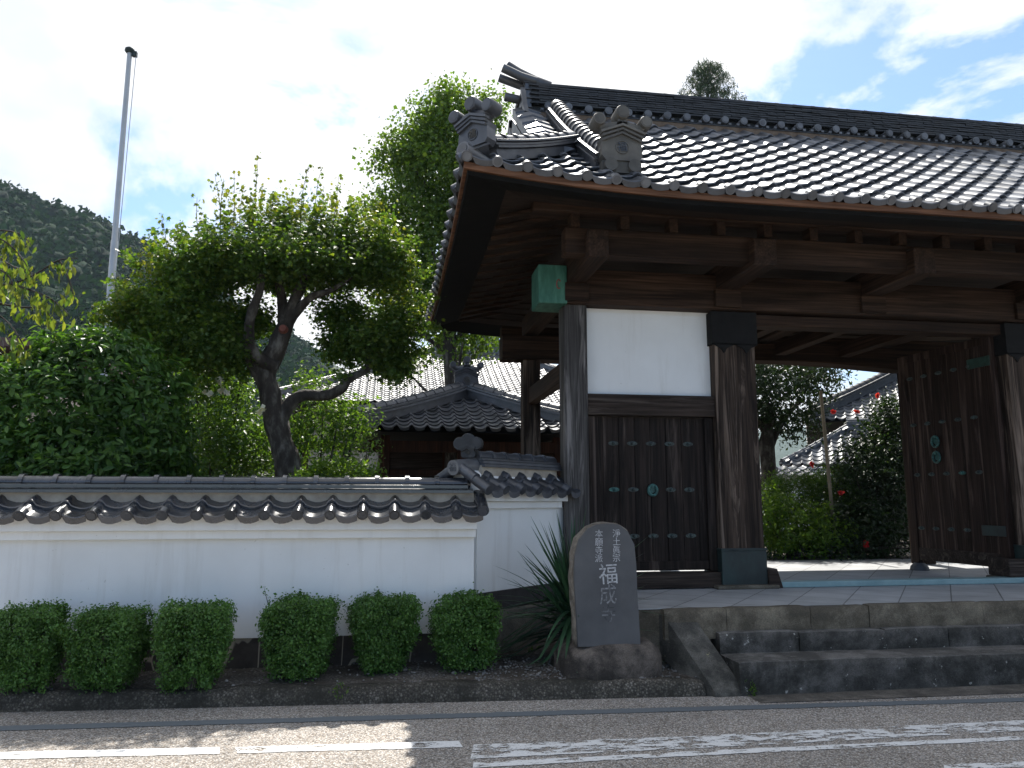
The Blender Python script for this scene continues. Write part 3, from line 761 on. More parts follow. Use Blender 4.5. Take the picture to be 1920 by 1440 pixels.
# boarding below the tiles (closes the roof from underneath)
mb = MB()
def quadstrip(mb, f, a0, a1, bs, h, na=24, smooth=True, flip=False):
    vs = [f(a0(b) + (a1(b) - a0(b)) * i / na, b, h) for b in bs for i in range(na + 1)]
    k = na + 1
    fs = [(j * k + i, j * k + i + 1, (j + 1) * k + i + 1, (j + 1) * k + i) for j in range(len(bs) - 1) for i in range(na)]
    mb.add(vs, [q[::-1] for q in fs] if flip else fs, smooth)
LX, LY = X1 - X0, Y1 - Y0
bs1 = [.03, .3, .6, GX]; bs2 = [GX, 1.3, 1.8, 2.4, 2.95]
for f in (f_front, f_back):
    quadstrip(mb, f, lambda b: b, lambda b: LX - b, bs1, -.045)
    quadstrip(mb, f, lambda b: GX + .03, lambda b: LX - GX - .03, bs2, -.045)
for f in (f_left, f_right):
    quadstrip(mb, f, lambda b: b, lambda b: LY - b, [.03, .3, .6, 1.2, 1.5], -.045)
mb.build('roof_boarding', M['fascia'], GATE)
# eave edge board, dark soffit ring, inner boarded soffit
def ring(mb, prof, closed=True, step=.4, seglen=None):
    """profile of (b, dz) carried round the four eaves with the corner upsweep"""
    loops = []
    pts = []
    n1, n2 = 30, 20
    for side in range(4):
        n = n1 if side % 2 == 0 else n2
        for i in range(n):
            t = i / n; pts.append((side, t))
    vs = []
    for side, t in pts:
        for b, dz in prof:
            ln = LX if side % 2 == 0 else LY
            a = b + (ln - 2 * b) * t
            z = 4.235 + upsweep(a - b + 0, ln - 2 * b + 1e-6) * max(0, 1 - b / 1.3) + dz
            p = {0: (X0 + a, Y0 + b), 1: (X1 - b, Y0 + a), 2: (X1 - a, Y1 - b), 3: (X0 + b, Y1 - a)}[side]
            vs.append((p[0], p[1], z))
    k = len(prof); n = len(pts)
    fs = []
    for i in range(n):
        for j in range(k if closed else k - 1):
            fs.append((i * k + j, ((i + 1) % n) * k + j, ((i + 1) % n) * k + (j + 1) % k, i * k + (j + 1) % k))
    mb.add(vs, fs)
mb = MB(); ring(mb, [(.025, -.018), (.025, -.078), (.10, -.078), (.10, -.018)]); 
mb.build('eave_board', M['eaveboard'], GATE)
mb = MB(); ring(mb, [(.055, -.080), (.065, -.118), (.45, -.022), (.45, .02)]); mb.build('soffit', M['fascia'], GATE)
mb = MB(); rr = random.Random(9)
# inner soffit boards run along the eaves, each lapped a little over the next
for q in range(5):
    b0, b1 = .44 + q * .21, .44 + (q + 1) * .21 + .02
    ring(mb, [(b0, -.022 + q * .05), (b1, -.022 + (q + 1) * .05 - .015), (b1, -.002 + (q + 1) * .05), (b0, .003 + q * .05)])
mb.build('soffit_boards', M['soffit'], GATE)
mb = MB()
for q in range(16):
    y = 7.0 + q * .31
    if y < 11.6: mb.add([(.99, y, 4.23), (.99, y + .055, 4.23), (1.85, y + .055, 4.45), (1.85, y, 4.45), (.99, y, 4.19), (.99, y + .055, 4.19), (1.85, y + .055, 4.39), (1.85, y, 4.39)],
        [(0, 1, 2, 3), (4, 7, 6, 5), (0, 4, 5, 1), (3, 2, 6, 7), (0, 3, 7, 4), (1, 5, 6, 2)])
mb.build('soffit_battens', M['timber_x'], GATE, .006)
mb = MB(); mb.box(1.5, 9.5, 7.2, 11.2, 4.47, 4.51); mb.build('ceiling', M['soffit'], GATE)

# ridge
RX0, RX1, RY = 1.66, 9.38, 9.2
rpts = [(x, RY, 0) for x in np.linspace(RX0, RX1, 24)]
mb = MB(); ridge_layers(mb, rpts, [(.245, 6.16, 6.40)]); mb.build('ridge_mortar', M['mortar'], ROOF)
mb = MB()
rr = random.Random(4)
ridge_layers(mb, rpts, [(.255, 6.385, 6.405), (.12, 6.40, 6.86)])
zz = 6.53
for q in range(9):
    hw = .20 - .006 * q; x = RX0 + (q % 2) * .12
    while x < RX1 - .05:                              # each course is laid from short flat tiles, with a dark joint above
        x2 = min(RX1, x + .26)
        dx = rr.uniform(-.008, .008); dz = rr.uniform(-.002, .002)
        mb.box(x + .003, x2 - .003, RY - hw + dx, RY + hw + dx, zz + dz, zz + .021 + dz)
        x = x2
    mb.box(RX0, RX1, RY - hw + .035, RY + hw - .035, zz, zz + .034)
    zz += .034
zz -= .004
cap_run(mb, [(x, RY, zz) for x in np.linspace(RX0, RX1, 40)], .07, .2636, .016)
mb.build('ridge', M['tile_dark'], ROOF)
mb = MB()
nd = int((RX1 - RX0 - .2) / .2636)
for q in range(nd):
    x = RX0 + .22 + q * .2636; dz = rr.uniform(-.006, .006)
    mb.tube([(x, RY - .10, 6.468 + dz), (x, RY - .285, 6.462 + dz)], .050, 14); mb.tube([(x, RY - .285, 6.462 + dz), (x, RY - .290, 6.462 + dz)], .036, 12)
    mb.tube([(x, RY + .10, 6.468), (x, RY + .285, 6.462)], .050, 8)
    for s_ in (-1, 1): mb.box(x + s_ * .075 - .02, x + s_ * .075 + .02, RY - .262, RY + .2, 6.407, 6.435)
mb.build('ridge_disc_row', M['tile_light'], ROOF)


# ridge end ornament with three round logs looking left
mb = MB()
for q, (hw, z0, z1, xo) in enumerate(((.25, 6.12, 6.30, .06), (.21, 6.30, 6.46, .03), (.19, 6.46, 6.60, 0.02), (.15, 6.60, 6.74, .05), (.11, 6.74, 6.86, .08))):
    mb.box(RX0 - .13 + xo, RX0 + .02, RY - hw, RY + hw, z0, z1 - .012)
    mb.box(RX0 - .15 + xo, RX0 + .03, RY - hw - .015, RY + hw + .015, z1 - .013, z1)
for y, z, l_, up_ in ((-.10, 6.93, .34, .10), (.10, 6.93, .36, .08), (0, 6.66, .30, .03)):
    mb.tube([(RX0 + .10, RY + y, z - .05), (RX0 - .1, RY + y, z), (RX0 - l_, RY + y, z + up_)], .055, 14)
mb.tube([(RX0 + .30, RY, 6.86), (RX0 + .1, RY, 6.92), (RX0 - .12, RY, 7.03), (RX0 - .27, RY, 7.13)], [.085, .085, .072, .06], 14)
for s_ in (-1, 1):
    mb.sweep([(RX0 - .09, RY + s_ * .16, 6.72), (RX0 - .10, RY + s_ * .26, 6.60), (RX0 - .09, RY + s_ * .30, 6.42), (RX0 - .08, RY + s_ * .38, 6.28)], [(-.03, -.03), (.03, -.03), (.03, .03), (-.03, .03)], True)
mb.build('ridge_end_ornament', M['tile'], ROOF, .006)

# descending ridges, corner ridges and gable edges
def surf(x, y): return roofz(x - X0, y - Y0, LX)
def kudari(x, ylist, parent, name):
    pts = [Vector((x, y, surf(x, y))) for y in ylist]
    mb = MB()
    ridge_layers(mb, pts, [(.115, -.02, .075), (.135, .078, .102), (.12, .108, .13), (.13, .136, .158)])
    cap_run(mb, [p + Vector((0, -.55 * .158, .83 * .158)) for p in pts], .082, .165, .016)
    return mb.build(name, M['tile'], parent)
kudari(1.95, list(np.linspace(6.62, 8.86, 12)), ROOF, 'descending_ridge')
kudari(9.09, list(np.linspace(6.62, 8.86, 12)), ROOF, 'descending_ridge')
def hip(sx, parent):
    pts = []
    for d in np.linspace(.27, 1.28, 10):
        x = X0 + d if sx < 0 else X1 - d
        pts.append(Vector((x, Y0 + d, rz(d) + upsweep(d, LX) * max(0, 1 - d / 1.9))))
    mb = MB()
    ridge_layers(mb, pts, [(.10, -.03, .065)])
    ridge_layers(mb, pts, [(.13, .066, .09), (.11, .096, .118), (.125, .124, .146)])
    cap_run(mb, [p + Vector((0, 0, .146)) for p in pts], .072, .19, .014)
    mb.build('corner_ridge', M['tile'], parent)
hip(-1, ROOF); hip(1, ROOF)
for (fx, sgn) in ((X0, 1), (X1, -1)):                 # rear corner ridges
    mb = MB()
    pts = [Vector((fx + sgn * d, Y1 - d, rz(d) + upsweep(d, LX) * max(0, 1 - d / 1.9))) for d in np.linspace(.2, 1.28, 8)]
    ridge_layers(mb, pts, [(.10, -.03, .10)]); cap_run(mb, [p + Vector((0, 0, .1)) for p in pts], .07, .19)
    mb.build('corner_ridge', M['tile'], ROOF)
for (gx, sgn) in ((X0 + GX, 1), (X1 - GX, -1)):       # verge
    mb = MB() #: a row of tiles lying over the gable edge
    for side in (0, 1):
        ys = np.linspace(Y0 + GX + .05, RY - .15, 9)
        for q in range(8):
            ya, yb = ys[q], ys[q + 1]
            za, zb = surf(gx + sgn * .1, ya), surf(gx + sgn * .1, yb)
            if side: ya, yb = 2 * RY - ya, 2 * RY - yb
            mb.add([(gx - sgn * .03, ya, za - .07), (gx - sgn * .03, yb, zb - .07), (gx - sgn * .03, yb, zb + .05), (gx + sgn * .14, yb, zb + .10), (gx + sgn * .30, yb, zb + .06),
                    (gx - sgn * .03, ya, za + .075), (gx + sgn * .14, ya, za + .125), (gx + sgn * .30, ya, za + .085)],
                   [(0, 1, 2, 5), (5, 2, 3, 6), (6, 3, 4, 7), (0, 5, 6, 7)], False)
        pts = [Vector((gx, (y if not side else 2 * RY - y), surf(gx + sgn * .1, y) - .02)) for y in ys]
        mb.sweep(pts, [(-.02, -.26), (.03, -.26), (.03, -.07), (-.02, -.07)])
    mb.build('gable_verge', M['tile'], ROOF)
for gx in (X0 + GX + .12, X1 - GX - .12):
    mb = MB()
    pr_ = [(y, surf(X0 + 3, y) - .12) for y in np.linspace(Y0 + 1.05, RY, 8)]
    poly = pr_ + [(2 * RY - y, z) for y, z in reversed(pr_[:-1])]
    mb.prism(poly, .05, Matrix(((0, 1, 0, gx), (1, 0, 0, 0), (0, 0, 1, 0), (0, 0, 0, 1))))
    mb.build('gable_wall', M['timber_x'], GATE)
end_tile(ROOF, (2.05, 6.50, surf(2.05, 6.5) + .115), 0, .93)
end_tile(ROOF, (X1 - 1.51, 6.50, surf(X1 - 1.51, 6.5) + .12), 0, 1.0)
end_tile(ROOF, (X0 + .14, Y0 + .16, rz(.18) + .20), R(-45), .78, feet=False, mat='tile')
mb = MB(); c = Vector((X0 + .03, Y0 + .03, 4.235 + .23)); d = Vector((-1, -1, .12)).normalized()
mb.tube([c - d * .3, c + d * .03], .068, 16); mb.tube([c + d * .03, c + d * .037], .05, 16)
mb.build('corner_disc', M['tile_light'], ROOF)

# ---- timber frame
def tbox(name, x0, x1, y0, y1, z0, z1, mat, bevel=.01, parent=GATE, label=None):
    o = MB().box(x0, x1, y0, y1, z0, z1).build(name, M[mat], parent, bevel)
    if label: o['label'] = label
    return o
for x, w_ in zip(PX, PW):
    top = 3.56 if w_ > .3 else 3.60
    o = tbox('pillar', x, x + w_, FY, FY + w_ * .95, PZ, top, 'pillar' if w_ > .3 else 'pillar_grey', .022)
    # stone pad below, copper shoe
    if w_ > .3:
        mb = MB(); mb.box(x - .012, x + w_ + .012, FY - .012, FY + w_ * .95 + .012, .635, 1.0)
        mb.box(x - .02, x + w_ + .02, FY - .02, FY + w_ * .95 + .02, .985, 1.012)
        mb.build('copper_shoe', M['dkcopper'], o, .006)
        mb = MB()
        mb.box(x - .022, x + w_ + .022, FY - .016, FY + w_ * .95 + .016, 3.20, 3.565)
        # scalloped lower edge of the iron collar
        pl = []
        for q in range(41):
            t = q / 40; ph = (t * 2) % 1
            zz_ = 3.205 - .05 * abs(math.sin(math.pi * t * 2)) - .05 * (math.exp(-((ph - .5) / .09) ** 2))
            pl.append((x - .022 + (w_ + .044) * t, zz_))
        mb.prism([(x + w_ + .022, 3.21), (x - .022, 3.21)] + pl, .012, Matrix.Translation((0, FY - .016, 0)))
        mb.build('iron_collar', M['blackmetal'], o)
        tbox('stone_pad', x - .10, x + w_ + .10, FY - .10, FY + w_ + .06, PZ, PZ + .04, 'step_top', .012)
    else:
        tbox('stone_pad', x - .06, x + w_ + .06, FY - .06, FY + w_ + .06, PZ, PZ + .04, 'step_top', .012)
for x, w_ in zip((1.79, 3.60, 7.62, 9.03), (.24, .24, .24, .24)):
    tbox('rear_post', x, x + w_, 10.30, 10.54, PZ, 3.5, 'pillar', .015)
    tbox('tie_beam', x + .07, x + .19, FY + .2, 10.42, 2.82, 3.04, 'timber_y', .01)
tbox('lintel', 1.60, 9.38, FY - .06, FY + .30, 3.58, 3.965, 'timber_x', .015)
mb = MB()                                              # rear lintel, slightly cambered from below
n_ = 24; xs = np.linspace(1.49, 9.55, n_)
cb = lambda x: (.085 * (1 - ((x - 5.52) / 1.85) ** 2) if abs(x - 5.52) < 1.85 else 0)
vs = []
for x in xs:
    for y, z in ((10.24, 3.435 + cb(x)), (10.56, 3.435 + cb(x)), (10.56, 3.76), (10.24, 3.76)): vs.append((x, y, z))
mb.add(vs, [(i * 4 + j, i * 4 + (j + 1) % 4, (i + 1) * 4 + (j + 1) % 4, (i + 1) * 4 + j) for i in range(n_ - 1) for j in range(4)])
mb.add(vs[:4], [(0, 1, 2, 3)]); mb.add(vs[-4:], [(3, 2, 1, 0)])
mb.build('rear_lintel', M['timber_x'], GATE)
tbox('door_head', 3.93, 7.11, FY + .05, FY + .26, 3.44, 3.565, 'timber_x', .008)
tbox('purlin', 1.62, 9.42, 6.95, 7.13, 3.865, 4.125, 'timber_x', .012)
tbox('upper_purlin', 1.30, 9.74, 6.90, 7.10, 4.262, 4.39, 'timber_x', .01)
tbox('purlin', 1.62, 9.42, 11.25, 11.43, 3.865, 4.125, 'timber_x', .012)
for q in range(17):
    tbox('spacer_block', 1.72 + q * .4975 - .045, 1.72 + q * .4975 + .045, 6.93, 7.08, 4.126, 4.261, 'timber_y', .006)
for x, w_ in ((1.92, .20), (3.62, .24), (5.36, .24), (7.33, .24), (9.1, .2)):
    mb = MB(); mb.box(x - w_ / 2, x + w_ / 2, 6.83, 10.6, 3.80, 4.075)
    mb.build('bracket_arm', M['timber_y'], GATE, .014)
    tbox('bearing_block', x - w_ / 2 - .03, x + w_ / 2 + .03, FY - .10, FY + .1, 3.60, 3.80, 'timber_x', .01)
for x in (4.55, 5.5, 6.5):
    tbox('joist', x, x + .16, FY + .25, 10.3, 3.60, 3.79, 'timber_y', .01)
# green copper cap on the lintel end, with worn red crests
cap = tbox('copper_end_cap', 1.505, 1.815, FY - .085, FY + .325, 3.565, 3.985, 'verdigris', .012)
for cx, cz in ((1.715, 3.765), (1.80, 3.78)):
    pass
mb = MB()
rngs = [Vector((1.722 + .022 * math.cos(t), FY - .087, 3.775 + .05 * math.sin(t))) for t in np.linspace(.6, 5.4, 12)]
mb.tube(rngs, .006, 6)
mb.build('crest', M['red'], cap)
tbox('copper_end_cap', 9.225, 9.42, FY - .085, FY + .325, 3.565, 3.985, 'verdigris', .012)
# side bay: white plaster panel over a rail and a small plank door
def stud(parent, M4, name='door_stud', mat='stud'):
    mb = MB()
    n = 14
    rim = [(.050 * math.cos(t) * (1 if abs(math.cos(t)) < .8 else 1.15), .025 * math.sin(t)) for t in [2 * math.pi * k / n for k in range(n)]]
    mb.prism(rim, -.006, M4)
    vs = []; 
    for rr_, dd in ((.021, -.006), (.018, -.02), (.010, -.029)):
        vs += [M4 @ Vector((rr_ * math.cos(2 * math.pi * k / 10), dd, rr_ * math.sin(2 * math.pi * k / 10))) for k in range(10)]
    fs = [(j * 10 + k, j * 10 + (k + 1) % 10, (j + 1) * 10 + (k + 1) % 10, (j + 1) * 10 + k) for j in range(2) for k in range(10)] + [tuple(range(20, 30))]
    mb.add(vs, fs, True)
    return mb.build(name, M[mat], parent)
def ringpull(parent, M4, r=.05, name='ring_pull'):
    mb = MB()
    mb.prism([(r * .62 * math.cos(t), r * .62 * math.sin(t)) for t in np.linspace(0, 2 * math.pi, 19)[:-1]], -.008, M4)
    mb.tube([M4 @ Vector((r * .8 * math.cos(t), -.022, r * .9 * math.sin(t) - r * .1)) for t in np.linspace(0, 2 * math.pi, 21)], .015, 8, False)
    mb.tube([M4 @ Vector((0, 0, r * .45)), M4 @ Vector((0, -.035, r * .45))], .013, 10)
    return mb.build(name, M['teal'], parent)
for (xa, xb, seen) in ((2.05, 3.47, True), (7.57, 9.01, False)):
    tbox('plaster_panel', xa - .01, xb + .01, FY + .13, FY + .19, 2.62, 3.59, 'plaster', 0)
    tbox('rail', xa - .01, xb + .01, FY + .045, FY + .235, 2.405, 2.632, 'timber_w', .008)
    tbox('sill', xa - .01, xb + .01, FY + .02, FY + .24, PZ + .01, .765, 'timber_w', .008)
    mb = MB(); rr = random.Random(3); npk = 8; wd = (xb - xa - .02) / npk
    for q in range(npk):
        yo = rr.uniform(0, .008); mb.box(xa + .01 + q * wd + .002, xa + .01 + (q + 1) * wd - .002, FY + .135 + yo, FY + .19, .782, 2.398)
    door = mb.build('side_door', M['door'], GATE, .004)
    tbox('door_stile', xa + .002, xa + .10, FY + .10, FY + .2, .775, 2.40, 'door', .006, door)
    tbox('door_stile', xb - .10, xb - .002, FY + .10, FY + .2, .775, 2.40, 'door', .006, door)
    tbox('bottom_rail', xa + .1, xb - .1, FY + .11, FY + .2, .79, .88, 'door', .006, door)
    if seen:
        for iz, z in enumerate((2.113, 1.624, 1.139)):
            for ix in range(5):
                Tm = Matrix.Translation((2.35 + ix * .2085, FY + .133, z))
                if iz == 1 and ix == 2: ringpull(door, Tm, .06)
                else: stud(door, Tm, mat='teal' if (iz == 1 and ix == 0) else 'stud')
# main doorway: copper-clad threshold and the open leaf swung inwards on the right
tbox('threshold', 4.02, 7.05, FY - .03, FY + .14, PZ + .002, PZ + .062, 'thr', .008)
mb = MB(); mb.add([(3.96, 7.76, PZ), (4.12, 7.76, PZ), (4.06, 7.76, .80), (3.96, 7.76, .80), (3.96, 8.1, PZ), (4.12, 8.1, PZ), (4.06, 8.1, .80), (3.96, 8.1, .80)],
    [(0, 1, 2, 3), (4, 7, 6, 5), (0, 4, 5, 1), (1, 5, 6, 2), (2, 6, 7, 3), (0, 3, 7, 4)]); mb.build('door_stop_block', M['timber_w'], GATE, .01)
LHX, LHY, LW = 7.06, FY + .17, 1.56
la = math.atan2(1.55, -.10)
T = Matrix.Translation((LHX, LHY, 0)) @ Matrix.Rotation(la, 4, 'Z')     # local x runs from hinge to free edge, y faces away from the opening
mb = MB(); npk = 6
for q in range(npk):
    mb.box(.10 + q * (LW - .22) / npk + .002, .10 + (q + 1) * (LW - .22) / npk - .002, -.02, .035, .80, 3.44, T)
leaf = mb.build('door_leaf', M['leafdoor'], GATE, .004)
def lbox(name, x0, x1, y0, y1, z0, z1, mat): return MB().box(x0, x1, y0, y1, z0, z1, T).build(name, M[mat], leaf, .006)
lbox('stile', 0, .11, -.045, .05, .72, 3.46, 'leafdoor'); lbox('stile', LW - .13, LW, -.045, .05, .70, 3.46, 'leafdoor')
lbox('bottom_rail', .11, LW - .13, -.04, .045, .74, .90, 'timber_w'); lbox('top_rail', .11, LW - .13, -.04, .045, 3.36, 3.46, 'leafdoor')
lbox('hinge_plate', .02, .36, .036, .058, 3.10, 3.22, 'dkgreen'); lbox('hinge_plate', .02, .36, .036, .058, 1.10, 1.22, 'dkcopper')
TL = T @ Matrix.Rotation(R(180), 4, 'Z')            # local -Y -> outward face
for z in (3.139, 2.509, 1.848, 1.155):
    for ix in range(5):
        xx = .34 + ix * .255
        if xx < .45 and z in (1.155,): continue
        stud(leaf, T @ Matrix.Translation((xx, .036, z)) @ Matrix.Rotation(R(180), 4, 'Z'), mat='teal' if (z == 1.848 and ix == 1) else 'stud')
for z in (2.27, 2.07):
    ringpull(leaf, T @ Matrix.Translation((.34 + 2.5 * .255, .036, z)) @ Matrix.Rotation(R(180), 4, 'Z'), .075)
mb = MB(); fp = T @ Vector((LW - .065, 0, 0)); mb.tube([(fp.x, fp.y, PZ + .002), (fp.x, fp.y, PZ + .05), (fp.x, fp.y, .70)], [.12, .11, .06], 16)
mb.build('leaf_foot', M['stone_slab'], leaf)
tbox('hinge_block', 6.86, 7.10, FY + .02, FY + .34, PZ + .063, .86, 'timber_w', .012)

# ================================================================== PLANTS
def unit(rng, n):
    v = rng.normal(size=(n, 3)); return v / np.linalg.norm(v, axis=1, keepdims=True)
def crown(rng, clumps, nsub, shell=.55, flat=0):
    """sub-cluster centres spread through ellipsoids (cx,cy,cz,rx,ry,rz)"""
    cl = np.array(clumps, dtype=float)
    wt = (cl[:, 3] * cl[:, 4] * cl[:, 5]) ** .67; wt /= wt.sum()
    idx = rng.choice(len(cl), nsub, p=wt)
    d = unit(rng, nsub); r = shell + (1 - shell) * rng.random(nsub) ** .7
    bumpy = 1 + .16 * np.sin(d[:, 0] * 5 + idx) * np.cos(d[:, 1] * 4 + d[:, 2] * 5 + idx * 2)
    p = cl[idx, :3] + d * cl[idx, 3:6] * (r * bumpy)[:, None]
    return p, d
def leaf_mesh(name, rng, cen, out, per, spread, size, mat, parent, asp=.5, up=.5, outw=.5, rand=.9, droop=0, svar=.35, kind='kite', flat=1.0):
    n = len(cen) * per
    c = np.repeat(cen, per, axis=0) + rng.normal(size=(n, 3)) * np.array([spread, spread, spread * flat])
    nrm = unit(rng, n) * rand + np.repeat(out, per, axis=0) * outw + np.array([0, 0, up])
    nrm /= np.linalg.norm(nrm, axis=1, keepdims=True)
    t = unit(rng, n) + np.array([0, 0, -droop]); t -= nrm * np.sum(t * nrm, axis=1, keepdims=True)
    t /= np.linalg.norm(t, axis=1, keepdims=True) + 1e-9
    s = np.cross(nrm, t)
    L_ = (size * (1 + svar * rng.normal(size=n)).clip(.4, 1.8))[:, None]
    W = L_ * asp
    if kind == 'kite':                                   # folded four-point leaf
        base = c - t * L_ * .5; tip = c + t * L_ * .5
        a = c + s * W * .5 + nrm * W * .22 - t * L_ * .05; b = c - s * W * .5 + nrm * W * .22 - t * L_ * .05
        v = np.stack([base, a, tip, b], 1).reshape(-1, 3)
        k = np.arange(n) * 4
        f = np.concatenate([np.stack([k, k + 1, k + 2], 1), np.stack([k, k + 2, k + 3], 1)])
        return rawmesh(name, v, f, mat, parent)
    if kind == 'palm':                                   # five-lobed maple leaf
        pts = [c - t * L_ * .35]
        for an, ln in ((-100, .45), (-68, .26), (-48, .62), (-22, .30), (0, .72), (22, .30), (48, .62), (68, .26), (100, .45)):
            ca, sa = math.cos(R(an)), math.sin(R(an))
            pts.append(c + (t * ca + s * sa) * L_ * ln - nrm * L_ * (.12 if ln > .4 else 0))
        v = np.stack(pts, 1).reshape(-1, 3); k = np.arange(n) * 10
        f = np.concatenate([np.stack([k, k + i, k + i + 1], 1) for i in range(1, 9)])
        return rawmesh(name, v, f, mat, parent)
    base = c - t * L_ * .5; tip = c + t * L_ * .5 - nrm * L_ * .1   # 'oval': six-point leaf
    a1 = c - t * L_ * .2 + s * W * .45 + nrm * W * .2; a2 = c + t * L_ * .18 + s * W * .42 + nrm * W * .16
    b1 = c - t * L_ * .2 - s * W * .45 + nrm * W * .2; b2 = c + t * L_ * .18 - s * W * .42 + nrm * W * .16
    v = np.stack([base, a1, a2, tip, b2, b1], 1).reshape(-1, 3)
    k = np.arange(n) * 6
    f = np.concatenate([np.stack([k, k + 1, k + 2, k + 3], 1), np.stack([k, k + 3, k + 4, k + 5], 1)])
    return rawmesh(name, v, f, mat, parent)
def pxclump(px, py, rx, ry, Y, depth=None):
    p = at(px, py, Y); m = mpx(Y, px)
    return (p.x, p.y, p.z, rx * m, (depth if depth else rx * m * .9), ry * m)
def limb(mb, pts, rad, seed=0, n=10, wob=.25, sub=4):
    """smooth tapering limb through points"""
    P_ = [Vector(p) for p in pts]; out = []; rs = []
    for i in range(len(P_) - 1):
        p0, p1, p2, p3 = P_[max(0, i - 1)], P_[i], P_[i + 1], P_[min(len(P_) - 1, i + 2)]
        for k in range(sub):
            t = k / sub
            out.append(.5 * ((2 * p1) + (p2 - p0) * t + (2 * p0 - 5 * p1 + 4 * p2 - p3) * t * t + (3 * p1 - p0 - 3 * p2 + p3) * t ** 3))
            rs.append(rad[i] + (rad[i + 1] - rad[i]) * t)
    out.append(P_[-1]); rs.append(rad[-1])
    return mb.tube(out, rs, n, True, True, wob, seed)

# ---- six clipped bushes along the foot of the wall
rng = np.random.default_rng(7)
def boxwood(seed, pw, taper):
    rng = np.random.default_rng(seed)
    d = rng.uniform(-1, 1, size=(9000, 3)); e = 2.0 / pw    # squared-off clipped dome
    q = d / (np.sum(np.abs(d) ** e, axis=1) ** (1 / e))[:, None]
    rho = np.sum(np.abs(d) ** e, axis=1) ** (1 / e)
    k = (rho < 1) & (rng.random(9000) < np.where(rho > .72, 1, .25)); d, q, rho = d[k], q[k], rho[k]
    n = len(d); r = rho
    lump = 1 + .05 * np.sin(q[:, 0] * 5 + seed) * np.cos(q[:, 2] * 6 + seed * 1.7) + .03 * np.sin(q[:, 0] * 14 + seed * 2) * np.cos(q[:, 1] * 11 + q[:, 2] * 13)
    p = q * (r * lump)[:, None] * np.array([.262, .25, .285]) + np.array([0, 0, .29])
    p[:, :2] *= (taper + (1 - taper) * np.clip((p[:, 2] - .05) / .34, 0, 1))[:, None]
    p[:, 2] = np.maximum(p[:, 2], -.01)
    gap = np.array([noise.noise(Vector((v[0] * 9 + seed, v[1] * 9, v[2] * 9))) for v in p])
    p += d * (np.array([noise.noise(Vector((v[0] * 14, v[1] * 14 + seed, v[2] * 14))) for v in p]) * .05)[:, None]
    k = (rng.random(n) < np.clip(.35 + p[:, 2] * 2.2, 0, 1)) & (rng.random(n) < np.clip(.75 + gap * 1.9, .06, 1))   # thinner and twiggy low down, with gaps
    return p[k], (d / np.linalg.norm(d, axis=1, keepdims=True))[k]
BUSH = [(-2.63, 6.45, .48, .60, .34, .80, 'clipped boxwood bush cut off by the left edge of the photo'),
        (-2.05, 6.42, .535, .58, .30, .70, 'second clipped boxwood bush from the left, touching its left neighbour'),
        (-1.44, 6.36, .54, .61, .28, .76, 'wide clipped boxwood bush with flat top, third from the left, beside a bare gap'),
        (-.68, 6.56, .55, .61, .26, .78, 'clipped boxwood bush with a stray sprig on its left corner, right of the bare gap'),
        (-.01, 6.68, .56, .60, .34, .60, 'clipped boxwood bush, second nearest to the carved stone, flat and open below'),
        (.65, 6.62, .57, .62, .60, .84, 'rounded clipped boxwood bush nearest to the carved stone')]
for i, (x, y, wd, ht, pw, tp, lab) in enumerate(BUSH):
    b = thing('boxwood_bush', (0, 0, 0), lab, 'bush', 'clipped bushes in front of the white wall')
    p, d = boxwood(21 + i, pw, tp)
    leaf_mesh('foliage', rng, p, d, 9, .021, .021, M['box'], b, .62, .35, .6, .8, kind='kite')
    mb = MB(); rr = random.Random(i)
    for q in range(26):
        an = rr.uniform(0, 6.28); e = Vector((math.cos(an) * .22 * rr.random() ** .5, math.sin(an) * .2 * rr.random() ** .5, rr.uniform(.25, .52)))
        limb(mb, [(e.x * .15, e.y * .15, -.05), (e.x * .5, e.y * .5, .18), e], [.012, .007, .0025], q, 6, .1, 3)
    if i == 3: limb(mb, [(-.2, 0, .4), (-.27, 0, .58), (-.30, 0, .68)], [.004, .003, .001], 1, 5, .1, 3); leaf_mesh('sprig', rng, np.array([[-.25 - .05 * k / 8, 0, .54 + .14 * k / 8] for k in range(9)]), unit(rng, 9), 3, .01, .026, M['box'], b, .5)
    mb.build('stems', M['bark'], b)
    b.location = (x, y, .135); b.rotation_euler = (0, 0, [0.1, -.2, .15, -.1, .2, .1][i]); s_ = wd / .56
    b.scale = (s_, s_, ht / .61)

